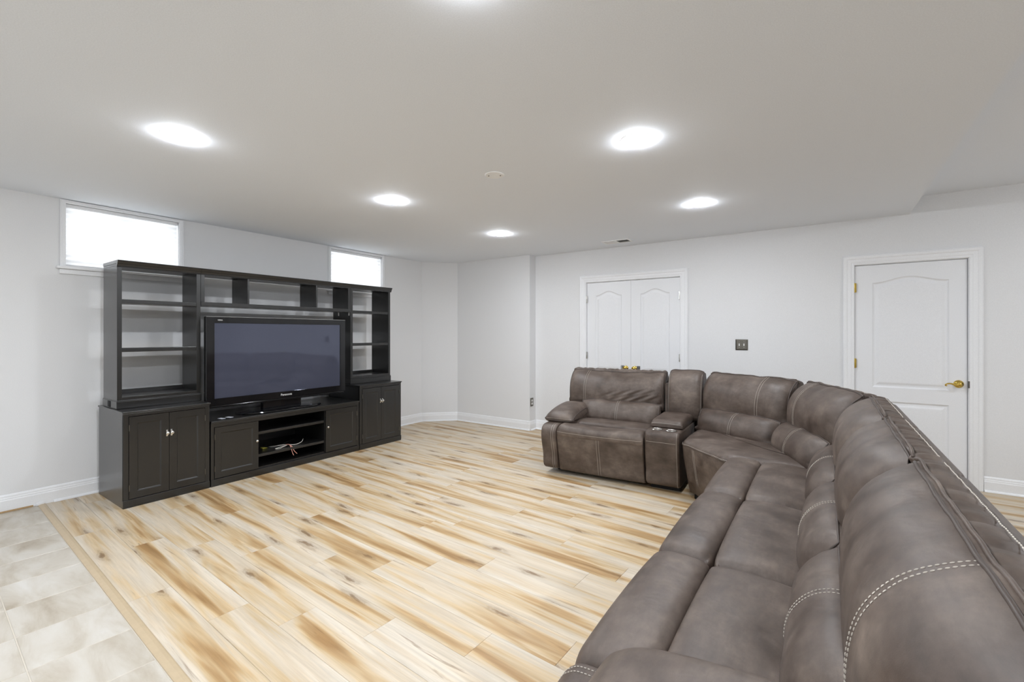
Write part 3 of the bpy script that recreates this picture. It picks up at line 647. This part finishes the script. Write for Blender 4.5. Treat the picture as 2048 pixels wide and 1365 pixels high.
bx('speaker_bar', 'gloss', t, -0.05, -0.006, -hw + 0.01, hw - 0.01, zb - 0.022, zb + 0.0, bev=0.006)
def text(s, size, name, mat, par, loc, depth=0.0008):
    c = bpy.data.curves.new(name, 'FONT'); c.body = s; c.size = size; c.extrude = depth; c.align_x = 'CENTER'; c.align_y = 'CENTER'
    tmp = bpy.data.objects.new('tmp_text', c); COL.objects.link(tmp)
    dg = bpy.context.evaluated_depsgraph_get(); me = bpy.data.meshes.new_from_object(tmp.evaluated_get(dg)); bpy.data.objects.remove(tmp)
    me.transform(Matrix.Rotation(PI / 2, 4, 'Z') @ Matrix.Rotation(PI / 2, 4, 'X'))
    me.materials.clear(); me.materials.append(M[mat]); o = bpy.data.objects.new(name, me); COL.objects.link(o); o.parent = par; o.location = loc; return o
text('Panasonic', 0.030, 'logo', 'logo', fr, (0.0008, 0.02, zb + 0.034))
text('VIERA', 0.016, 'series_logo', 'logo', fr, (0.0008, -hw + 0.115, zt - 0.030))
# stand: neck and curved foot
bm = bmesh.new(); box(bm, -0.085, -0.03, -0.20, 0.20, 0.02, zb + 0.10, 0.01); link('neck', bm, 'gloss', t)
bm = bmesh.new(); out = []
for i in range(48):
    a = 2 * PI * i / 48; c, s = math.cos(a), math.sin(a)
    out.append((-0.07 + math.copysign(abs(c) ** 0.8, c) * (0.165 if c > 0 else 0.17), math.copysign(abs(s) ** 0.75, s) * 0.43))
rs = [ring(bm, [(-0.07 + (x + 0.07) * k, y * k, z) for x, y in out]) for k, z in ((0.98, 0.0), (1.0, 0.006), (0.98, 0.013), (0.85, 0.021), (0.5, 0.026))]
for a, b in zip(rs, rs[1:]): bridge(bm, a, b)
bm.faces.new(rs[0]); bm.faces.new(rs[-1]); link('stand_foot', bm, 'gloss', t, True, 40)
bx('foot_label', 'paper', t, 0.030, 0.050, 0.19, 0.27, 0.0198, 0.0208, bev=0)
bx('foot_sticker', 'paper', t, 0.065, 0.072, -0.01, 0.05, 0.0180, 0.0192, bev=0)
# small things lying on the console
for i, (y, x, rz, lab) in enumerate(((1.905, -4.520, 0.18, 'small pale card lying on the console, left of a similar card'), (1.975, -4.530, 0.30, 'small pale card lying on the console, nearer the television foot'))):
    o = bx('loose_card', 'paper', None, -0.030, 0.030, -0.018, 0.018, 0.0, 0.002, bev=0.0005); o.location = (x, y, 0.5755); o.rotation_euler = (0, 0, rz); tag(o, lab, 'card', 'loose cards on the console')
# cables on the lower console shelf
t = tag(empty('cable_bundle', (-4.56, 2.52, 0.196)), 'tangle of pink and clear speaker wires hanging over the lower console shelf', 'cables')
for pts, mat, r in (([(-0.08, -0.16, 0.004), (-0.03, -0.08, 0.012), (0.02, 0.0, 0.016), (0.05, 0.07, 0.006), (0.02, 0.16, 0.012), (-0.03, 0.21, 0.03)], 'whitew', 0.003), ([(0.02, 0.0, 0.018), (0.07, 0.005, 0.02), (0.103, 0.015, 0.0), (0.111, 0.03, -0.04), (0.112, 0.06, -0.075)], 'pinkw', 0.003),
                    ([(0.02, -0.005, 0.016), (0.07, 0.0, 0.024), (0.105, 0.0, 0.0), (0.111, 0.01, -0.05), (0.112, 0.025, -0.085)], 'pinkw', 0.003), ([(0.03, 0.0, 0.01), (0.06, -0.05, 0.012), (0.075, -0.10, 0.006), (0.05, -0.13, 0.004), (0.03, -0.08, 0.006), (0.03, 0.0, 0.012)], 'whitew', 0.0025),
                    ([(-0.2, -0.25, 0.004), (-0.1, -0.2, 0.02), (0.0, -0.1, 0.006), (-0.1, 0.05, 0.012), (-0.2, 0.2, 0.004)], 'black_wire', 0.004)):
    bm = bmesh.new(); tube(bm, catmull(pts, 6, False), r, 8); link('wire', bm, mat, t, True)
bm = bmesh.new(); box(bm, -0.10, -0.06, -0.20, -0.15, 0.0, 0.012, 0.004); link('yellow_plug', bm, 'yellow', t)

# ================================================================== SECTIONAL SOFA
class Pad:
    """closed (v,z) profile swept along the width u, rounded and puffed at the ends"""
    def __init__(s, prof, u0, u1, r=0.05, puff=0.0, wfun=None, per=5, ripple=0.0, seed=0, power=2.2, sag=0.0, wave=0.0, fold=0.0):
        s.fold = fold; s.sag, s.wave = sag, wave; zs = [p[1] for p in prof]; s.z0, s.z1 = min(zs), max(zs)
        A = sum(prof[i][0] * prof[(i + 1) % len(prof)][1] - prof[(i + 1) % len(prof)][0] * prof[i][1] for i in range(len(prof)))
        s.P = catmull([(v, z, 0) for v, z in prof], per); n = len(s.P); s.per = per
        s.N = []
        for i in range(n):
            d = s.P[(i + 1) % n] - s.P[i - 1]; d = d.normalized() if d.length > 0 else Vector((1, 0, 0))
            s.N.append(Vector((d.y, -d.x, 0)) * (1 if A > 0 else -1))
        s.u0, s.u1, s.r, s.puff, s.w, s.rip, s.pw = u0, u1, r, puff, wfun or (lambda nv, nz: 1.0), ripple, power
        rr = random.Random(seed); s.ph = [rr.uniform(0, 6.28) for _ in range(6)]
    def pos(s, u, i, off=0.0):
        i = i % len(s.P); n = s.N[i]; d = min(u - s.u0, s.u1 - u); d = max(0.0, d)
        ins = 0.0
        if d < s.r: ins = s.r * (1 - (1 - (1 - d / s.r) ** s.pw) ** (1 / s.pw))
        t = (u - s.u0) / (s.u1 - s.u0); pf = s.puff * (1 - abs(2 * t - 1) ** 2.5)
        k = -ins * s.w(n.x, n.y) + pf * max(0.0, s.w(n.x, n.y)) + off
        if s.rip: k += s.rip * (math.sin(u * 88 + s.ph[0] + 9 * s.P[i].x) + 0.7 * math.sin(u * 141 + s.ph[1] - 12 * s.P[i].x) + 0.6 * math.sin(u * 47 + s.ph[2])) * 0.5
        if s.fold: zz = s.P[i].y; k += s.fold * max(0.0, min(1.0, (t - 0.30) * 2.2)) * max(0.0, 1 - t ** 8) * math.exp(-((zz - 0.70) / 0.085) ** 2) * (math.sin((u * 0.75 - zz * 1.15) * 66) + 0.6 * math.sin((u * 0.5 - zz * 1.4) * 121 + 1)) * max(0.0, -n.x)
        q = s.P[i] + n * k; h = (s.P[i].y - s.z0) / (s.z1 - s.z0); dz = -s.sag * max(0.0, 1 - (2 * t - 1) ** 2) * h * h
        if s.wave: dz += s.wave * h ** 4 * (math.sin(u * 23 + s.ph[3]) + 0.7 * math.sin(u * 51 + s.ph[4])); q = q + n * (s.wave * 0.8 * math.sin(u * 31 + 9 * q.y + s.ph[5]))
        return Vector((u, q.x, q.y + dz))
    def stations(s, nmid):
        us = []
        for k in range(7): us.append(s.u0 + s.r * (1 - math.cos(k / 6 * PI / 2)))
        a, b = s.u0 + s.r, s.u1 - s.r
        us += [a + (b - a) * k / nmid for k in range(1, nmid)]
        us += [s.u1 - s.r * (1 - math.cos(k / 6 * PI / 2)) for k in range(6, -1, -1)]
        return us
    def build(s, name, mat, par, nmid=10):
        bm = bmesh.new(); rs = [ring(bm, [s.pos(u, i) for i in range(len(s.P))]) for u in s.stations(nmid)]
        for a, b in zip(rs, rs[1:]): bridge(bm, a, b)
        for l in (rs[0], rs[-1]):
            c = sum((v.co for v in l), Vector()) / len(l); cv = bm.verts.new(c)
            for i in range(len(l)): bm.faces.new((l[i], l[(i + 1) % len(l)], cv))
        o = link(name, bm, mat, par, True); return o
    def nearest(s, v, z): return min(range(len(s.P)), key=lambda i: (s.P[i].x - v) ** 2 + (s.P[i].y - z) ** 2)
def resample(pts, step):
    out = [pts[0]]; acc = 0.0
    for a, b in zip(pts, pts[1:]):
        Ld = (b - a).length
        if Ld < 1e-9: continue
        pos = step - acc
        while pos <= Ld: out.append(a + (b - a) * (pos / Ld)); pos += step
        acc = Ld - (pos - step)
    return out
def stitches(bm, pts, dash=0.0095, gap=0.0045, r=0.0013):
    pts = resample([Vector(p) for p in pts], 0.0035); step = int((dash + gap) / 0.0035); ln = int(dash / 0.0035)
    for i in range(0, len(pts) - ln, step):
        a, b = pts[i], pts[i + ln]; d = (b - a)
        if d.length < 1e-6: continue
        d.normalize(); u = d.cross(Vector((0.3, 0.5, 0.8))).normalized(); w = d.cross(u)
        m = [ring(bm, [p + (u * math.cos(q) + w * math.sin(q)) * rr for q in (0, PI / 2, PI, 1.5 * PI)]) for p, rr in ((a, r * 0.5), (a + d * 0.002, r), (b - d * 0.002, r), (b, r * 0.5))]
        for x, y in zip(m, m[1:]): bridge(bm, x, y)
        bm.faces.new(m[0]); bm.faces.new(m[-1])
FRONT2 = lambda nv, nz: (0.13 + 0.62 * max(0.0, -nv)) if nz > -0.2 else 0.3
FRONTY = lambda nv, nz: 0.30 + 0.70 * max(0.0, -nv)
TOPPY = lambda nv, nz: 0.25 + 0.75 * max(0.0, nz)
P_PANEL = [(0.075, 0.055), (0.040, 0.20), (0.010, 0.33), (0.004, 0.41), (0.03, 0.45), (0.12, 0.455), (0.20, 0.43), (0.21, 0.25), (0.20, 0.055), (0.14, 0.05)]
P_FRONT = [(0.012, 0.375), (-0.004, 0.425), (0.014, 0.474), (0.06, 0.495), (0.13, 0.497), (0.190, 0.489), (0.213, 0.462), (0.208, 0.38), (0.11, 0.36)]
P_SEAT = [(0.217, 0.37), (0.214, 0.455), (0.236, 0.486), (0.33, 0.494), (0.44, 0.488), (0.54, 0.472), (0.60, 0.44), (0.60, 0.36), (0.40, 0.35)]
P_LUMB = [(0.535, 0.42), (0.490, 0.485), (0.500, 0.570), (0.548, 0.638), (0.605, 0.664), (0.635, 0.645), (0.665, 0.56), (0.66, 0.44), (0.60, 0.40)]
P_UP = [(0.650, 0.585), (0.622, 0.66), (0.620, 0.76), (0.642, 0.850), (0.700, 0.930), (0.782, 0.978), (0.806, 0.970), (0.822, 0.90), (0.820, 0.70), (0.80, 0.58), (0.72, 0.565)]
P_STRIP = [(0.785, 0.900), (0.790, 0.955), (0.812, 0.970), (0.845, 0.968), (0.870, 0.955), (0.882, 0.915), (0.86, 0.87), (0.81, 0.87)]
P_SHELL = [(0.83, 0.09), (0.83, 0.5), (0.838, 0.88), (0.865, 0.935), (0.895, 0.935), (0.918, 0.905), (0.945, 0.75), (0.965, 0.45), (0.955, 0.09), (0.90, 0.07)]
P_ARM = [(0.070, 0.055), (0.025, 0.20), (-0.010, 0.33), (-0.014, 0.41), (0.015, 0.462), (0.10, 0.482), (0.45, 0.480), (0.80, 0.475), (0.83, 0.44), (0.83, 0.10), (0.78, 0.05), (0.40, 0.05)]
P_APAD = [(0.120, 0.505), (0.135, 0.548), (0.22, 0.590), (0.40, 0.618), (0.56, 0.622), (0.62, 0.58), (0.62, 0.50), (0.55, 0.468), (0.35, 0.460), (0.18, 0.468)]
P_CONS = [(0.075, 0.055), (0.040, 0.20), (0.012, 0.36), (0.008, 0.47), (0.03, 0.515), (0.10, 0.522), (0.40, 0.522), (0.66, 0.52), (0.70, 0.49), (0.70, 0.10), (0.66, 0.05), (0.35, 0.05)]
def shift(p, dv=0.0, dz=0.0): return [(v + dv, z + dz) for v, z in p]
def zscale(p, z0, k): return [(v, z0 + (z - z0) * k) for v, z in p]
def wrap_path(P, ia, ib, ridge, ud):
    """piping: up one end from ia to ridge, across, down to ib end (profile index order assumed increasing)"""
    e0, e1 = P.u0 + ud, P.u1 - ud
    a = [P.pos(e0, i, 0.001) for i in range(ia, ridge + 1)]
    m = [P.pos(e0 + (e1 - e0) * k / 30, ridge, 0.001) for k in range(1, 30)]
    b = [P.pos(e1, i, 0.001) for i in range(ridge, ia - 1, -1)]
    return a + m + b
def back_set(par, u0, u1, lumbar=True, lu=None, stitch_u=None, lst=True, seed=1, up_prof=None, sag=0.008, rr=0.19, fold=0.0):
    """upper cushion (+piping, stitching), lumbar cushion, gathered strip and shell"""
    prof = up_prof or P_UP
    up = Pad(prof, u0 + 0.006, u1 - 0.006, rr, 0.024, FRONT2, seed=seed, sag=sag, wave=0.0022, power=2.0, fold=fold, per=9 if fold else 5)
    o = up.build('back_cushion', 'leather', par, 70 if fold else 24)
    rid = up.nearest(*prof[5]); i0 = up.nearest(*prof[0])
    bm = bmesh.new(); tube(bm, wrap_path(up, i0, None, rid, 0.010), 0.0048, 8); link('piping', bm, 'pipe', o, True)
    bm = bmesh.new(); tube(bm, [up.pos(u0 + 0.02 + (u1 - u0 - 0.04) * k / 30, rid + 2, 0.002) for k in range(31)], 0.0045, 8); link('piping', bm, 'leather', o, True)
    bm = bmesh.new(); st = False
    if stitch_u is not None:
        for du in (-0.010, 0.010): stitches(bm, [up.pos(stitch_u + du, i, 0.0012) for i in range(i0, rid + 1)]); st = True
    if st: link('stitching', bm, 'thread', o)['label'] = 'cream double stitching'
    else: bm.free()
    if lumbar:
        a, b = lu or (u0, u1)
        lp = Pad(P_LUMB, a + 0.008, b - 0.008, 0.13, 0.016, FRONT2, seed=seed + 3, wave=0.002, power=2.0)
        lo = lp.build('lumbar_cushion', 'leather', par, 20); r2 = lp.nearest(*P_LUMB[4]); j0 = lp.nearest(*P_LUMB[0])
        bm = bmesh.new(); tube(bm, wrap_path(lp, j0, None, r2, 0.008), 0.0042, 8); link('piping', bm, 'pipe', lo, True)
        if lst:
            bm = bmesh.new(); c = (a + b) / 2
            for du in (-0.009, 0.009): stitches(bm, [lp.pos(c + du, i, 0.0012) for i in range(j0 + 2, r2 + 1)])
            link('stitching', bm, 'thread', lo)['label'] = 'cream double stitching'
    sp = Pad(P_STRIP, u0 + 0.003, u1 - 0.003, 0.03, 0.004, FRONTY, ripple=0.0055, seed=seed + 5)
    so = sp.build('gathered_strip', 'leather', par, 60); q = sp.nearest(0.858, 0.965)
    sp.rip = 0.0012; bm = bmesh.new(); stitches(bm, [sp.pos(u0 + 0.03 + (u1 - u0 - 0.06) * k / 80, q, 0.0045) for k in range(81)], 0.0095, 0.0025, 0.0017); link('stitching', bm, 'thread', so)
    sh = Pad(P_SHELL, u0 + 0.002, u1 - 0.002, 0.035, 0.0, None, seed=seed); sh.build('back_shell', 'leather', par, 4)
    return up
def seat_set(par, u0, u1, seed=1, sag=0.0):
    """footrest panel and two seat pads"""
    pn = Pad(P_PANEL, u0 + 0.002, u1 - 0.002, 0.014, 0.004, FRONTY, seed=seed); po = pn.build('footrest_panel', 'leather', par, 8)
    bm = bmesh.new(); i0, i1 = pn.nearest(*P_PANEL[0]), pn.nearest(*P_PANEL[3]); c = (u0 + u1) / 2
    for du in (-0.011, 0.011): stitches(bm, [pn.pos(c + du, i, 0.0012) for i in range(i0, i1 + 1)])
    link('stitching', bm, 'thread', po)['label'] = 'cream double stitching'
    fp = Pad(P_FRONT, u0 + 0.002, u1 - 0.002, 0.060, 0.014, TOPPY, seed=seed, sag=sag); fo = fp.build('front_pad', 'leather', par, 10)
    bm = bmesh.new(); k = fp.nearest(*P_FRONT[1])
    stitches(bm, [fp.pos(u0 + 0.008 + (u1 - u0 - 0.016) * q / 60, k, 0.0015) for q in range(61)]); link('stitching', bm, 'thread', fo)
    Pad(P_SEAT, u0 + 0.002, u1 - 0.002, 0.060, 0.012, TOPPY, seed=seed + 2).build('seat_cushion', 'leather', par, 10)
def core(par, u0, u1):
    boxes('frame_body', 'leather', par, [(u0 + 0.01, u1 - 0.01, 0.12, 0.86, 0.085, 0.40), (u0 + 0.05, u1 - 0.05, 0.70, 0.86, 0.40, 0.86)])
    bx('base', 'dark', par, u0 + 0.03, u1 - 0.03, 0.16, 0.90, 0.028, 0.088, bev=0.004)
    for u in (u0 + 0.10, u1 - 0.10):
        for v in (0.24, 0.85): bx('foot', 'dark', par, u - 0.025, u + 0.025, v - 0.025, v + 0.025, 0.0005, 0.031, bev=0.003)
def arm_set(par, u0, u1, inner, seed=4):
    """arm body between u0..u1; pillow pad leaning over the inner side"""
    ar = Pad(P_ARM, u0 + 0.001, u1 - 0.001, 0.018, 0.0, None, seed=seed); ao = ar.build('arm_body', 'leather', par, 4)
    bm = bmesh.new(); i0, i1 = ar.nearest(*P_ARM[0]), ar.nearest(*P_ARM[5]); e = (u1 - 0.016) if inner > 0 else (u0 + 0.016)
    for du in (0.0, 0.020): stitches(bm, [ar.pos(e - inner * du * 1.0 - inner * 0.012, i, 0.0012) for i in range(i0, i1 + 1)])
    link('stitching', bm, 'thread', ao)['label'] = 'cream double stitching'
    a, b = (u0 - 0.03, u1 + 0.12) if inner > 0 else (u0 - 0.03, u1 - 0.03)
    ap = Pad(P_APAD, a, b, 0.085, 0.012, TOPPY, seed=seed + 1); po = ap.build('arm_pad', 'leather', par, 8)
    bm = bmesh.new(); k = ap.nearest(*P_APAD[0]); tube(bm, [ap.pos(a + 0.010, i, 0.001) for i in range(ap.nearest(*P_APAD[4]), k - 1, -1)] + [ap.pos(a + 0.01 + (b - a - 0.02) * q / 20, k, 0.001) for q in range(1, 20)] + [ap.pos(b - 0.010, i, 0.001) for i in range(k, ap.nearest(*P_APAD[4]) + 1)], 0.0048, 8)
    link('piping', bm, 'pipe', po, True)
    bm = bmesh.new(); stitches(bm, [ap.pos(a + 0.02 + (b - a - 0.04) * q / 20, k + 2, 0.0015) for q in range(21)]); link('stitching', bm, 'thread', po)
# right run: front towards the television (-x); local x runs towards the camera
SX = -0.572
def rmod(name, y_far, width, lab, arm=0.0, seed=1):
    t = tag(empty(name, (SX, y_far, 0), -PI / 2), lab, 'sofa', 'modules of the brown sectional')
    sw = width - arm
    seat_set(t, 0, sw, seed); core(t, 0, width)
    if arm: arm_set(t, sw, width, -1, seed + 7)
    back_set(t, 0, width, True, (0, sw), (sw + 0.065) if arm else None, True, seed + 11)
    return t
rmod('recliner_seat', 3.50, 0.83, 'brown leather armless recliner seat of the sectional next to the curved corner', seed=1)
rmod('recliner_seat', 2.67, 0.81, 'brown leather armless recliner seat in the middle of the long sofa run', seed=2)
rmod('recliner_seat', 1.86, 1.12, 'nearest brown leather recliner seat with pillow armrest at the bottom right', arm=0.37, seed=3)
# end recliner against the closet side
t = tag(empty('end_recliner', (-2.256, 3.763, 0), math.radians(3.8)), 'brown leather end recliner with pillow armrest in front of the closet doors', 'sofa', 'modules of the brown sectional')
seat_set(t, 0.155, 0.97, 21, 0.035); core(t, 0, 0.97); arm_set(t, 0.0, 0.157, 1, 25)
back_set(t, 0.0, 1.0, True, (0.17, 0.985), 0.20, True, 31, up_prof=zscale(P_UP, 0.58, 0.965), sag=0.032, rr=0.09, fold=0.0075)
# console with cup holders
t = tag(empty('sofa_console', (-1.284, 3.832, 0), math.radians(2.5)), 'narrow brown leather sofa console with cup holders and padded lid', 'sofa console', 'modules of the brown sectional')
cw = 0.288
cp = Pad(P_CONS, 0.003, cw - 0.003, 0.022, 0.0, None); co = cp.build('console_body', 'leather', t, 6)
bm = bmesh.new(); i0, i1 = cp.nearest(*P_CONS[0]), cp.nearest(*P_CONS[4])
stitches(bm, [cp.pos(cw - 0.020, i, 0.0012) for i in range(i0, i1 + 1)]); k = cp.nearest(0.010, 0.43); stitches(bm, [cp.pos(0.02 + (cw - 0.04) * q / 30, k, 0.0012) for q in range(31)]); link('stitching', bm, 'thread', co)
LIDO = 0.0
lid = Pad([(0.205, 0.522), (0.175, 0.545), (0.19, 0.575), (0.25, 0.592), (0.45, 0.597), (0.60, 0.597), (0.64, 0.57), (0.63, 0.525), (0.45, 0.518)], 0.012, cw - 0.006, 0.035, 0.004, TOPPY); lo = lid.build('lid_pad', 'leather', t, 6)
bm = bmesh.new(); k = lid.nearest(0.175, 0.545); stitches(bm, [lid.pos(0.02 + (cw - 0.04) * q / 20, k + 3, 0.0012) for q in range(21)]); link('stitching', bm, 'thread', lo)
for u in (0.088, 0.205):
    bm = bmesh.new(); lathe(bm, [(0.036, -0.055), (0.038, 0.0005), (0.044, 0.001), (0.048, 0.003), (0.045, 0.006), (0.040, 0.005), (0.0375, 0.0), (0.036, -0.050), (0.001, -0.050)], 28, 'z', (u, 0.105, 0.5225)); link('cup_holder', bm, 'steel', t, True, 40)['label'] = 'stainless steel cup holder ring'
bx('base', 'dark', t, 0.02, cw - 0.02, 0.16, 0.68, 0.0005, 0.088, bev=0.004)
boxes('frame_body', 'leather', t, [(0.02, cw - 0.02, 0.67, 0.86, 0.085, 0.86)])
P_UPC = [(0.655, 0.535), (0.622, 0.62), (0.620, 0.76), (0.650, 0.880), (0.700, 0.950), (0.770, 0.988), (0.800, 0.980), (0.820, 0.90), (0.820, 0.70), (0.80, 0.53), (0.72, 0.515)]
B0, B1 = 0.046, 0.360
up = Pad(P_UPC, B0, B1, 0.06, 0.008, FRONTY, wave=0.0015); uo = up.build('back_cushion', 'leather', t, 6)
i0, rid = up.nearest(*P_UPC[0]), up.nearest(*P_UPC[5]); bm = bmesh.new(); tube(bm, wrap_path(up, i0, None, rid, 0.006), 0.0046, 8); link('piping', bm, 'pipe', uo, True)
bm = bmesh.new()
for u in (B0 + 0.012, B1 - 0.012): stitches(bm, [up.pos(u, i, 0.0012) for i in range(i0, rid - 2)])
link('stitching', bm, 'thread', uo)
Pad(P_STRIP, B0, B1, 0.02, 0.0, FRONTY, ripple=0.002, seed=77).build('gathered_strip', 'leather', t, 16); Pad(P_SHELL, B0, B1, 0.03).build('back_shell', 'leather', t, 4)
# curved corner wedge
cx0, cy0 = -0.55, 3.95
t = tag(empty('corner_wedge', (cx0, cy0, 0)), 'curved brown leather corner seat of the sectional with two angled backs', 'sofa', 'modules of the brown sectional')
A1, A2 = math.radians(-27), math.radians(-65)
w1 = empty('corner_back', (-1.289 - cx0, 3.956 - cy0, 0), A1); w1.parent = t
w2 = empty('corner_back', (-0.846 - cx0, 3.916 - cy0, 0), A2); w2.parent = t
back_set(w1, 0.02, 0.84, True, (0.06, 0.82), 0.60, True, 41, rr=0.11)
back_set(w2, 0.0, 0.76, True, (0.02, 0.74), 0.22, True, 43, rr=0.12)
plan = [(-0.985, 3.918), (-0.90, 3.80), (-0.80, 3.695), (-0.69, 3.60), (-0.575, 3.508), (-0.30, 3.506), (0.06, 3.506), (0.03, 3.68), (-0.08, 3.92), (-0.20, 4.12), (-0.26, 4.18), (-0.45, 4.27), (-0.70, 4.40), (-0.955, 4.50)]
plan = [Vector((p[0] - cx0, p[1] - cy0)) for p in catmull([(x, y, 0) for x, y in plan], 4)]
bm = bmesh.new(); rs = []
for d, z in ((0.06, 0.055), (0.035, 0.2), (0.012, 0.34), (0.004, 0.43), (0.010, 0.455), (0.030, 0.476), (0.07, 0.488)):
    rs.append(ring(bm, [(p.x, p.y, z) for p in inset(plan, d)]))
for k, z in ((0.65, 0.494), (0.3, 0.497)): rs.append(ring(bm, [(p.x * k, p.y * k, z) for p in inset(plan, 0.07)]))
for a, b in zip(rs, rs[1:]): bridge(bm, a, b)
bm.faces.new(rs[0]); bm.faces.new(rs[-1]); so = link('seat_cushion', bm, 'leather', t, True)
front = inset(plan, 0.0025)[0:17]
bm = bmesh.new(); stitches(bm, [(p.x, p.y, 0.4475) for p in inset(plan, 0.004)[0:17]]); seam = [(p.x, p.y, 0.440) for p in front]
lv = [(0.06, 0.085), (0.035, 0.2), (0.012, 0.34), (0.004, 0.43)]
for k in (0.0, 0.5):
    pp = []
    for d, z in lv:
        q = inset(plan, d - 0.002); pp.append(Vector((*(q[5] + (q[6] - q[5]) * k), z)))
    stitches(bm, pp)
link('stitching', bm, 'thread', so)
bm = bmesh.new(); tube(bm, seam, 0.003, 6); link('piping', bm, 'leather', so, True)
bm = bmesh.new(); prism(bm, [tuple(p) for p in inset(plan, 0.10)], 0.0005, 0.088); link('base', bm, 'dark', t)
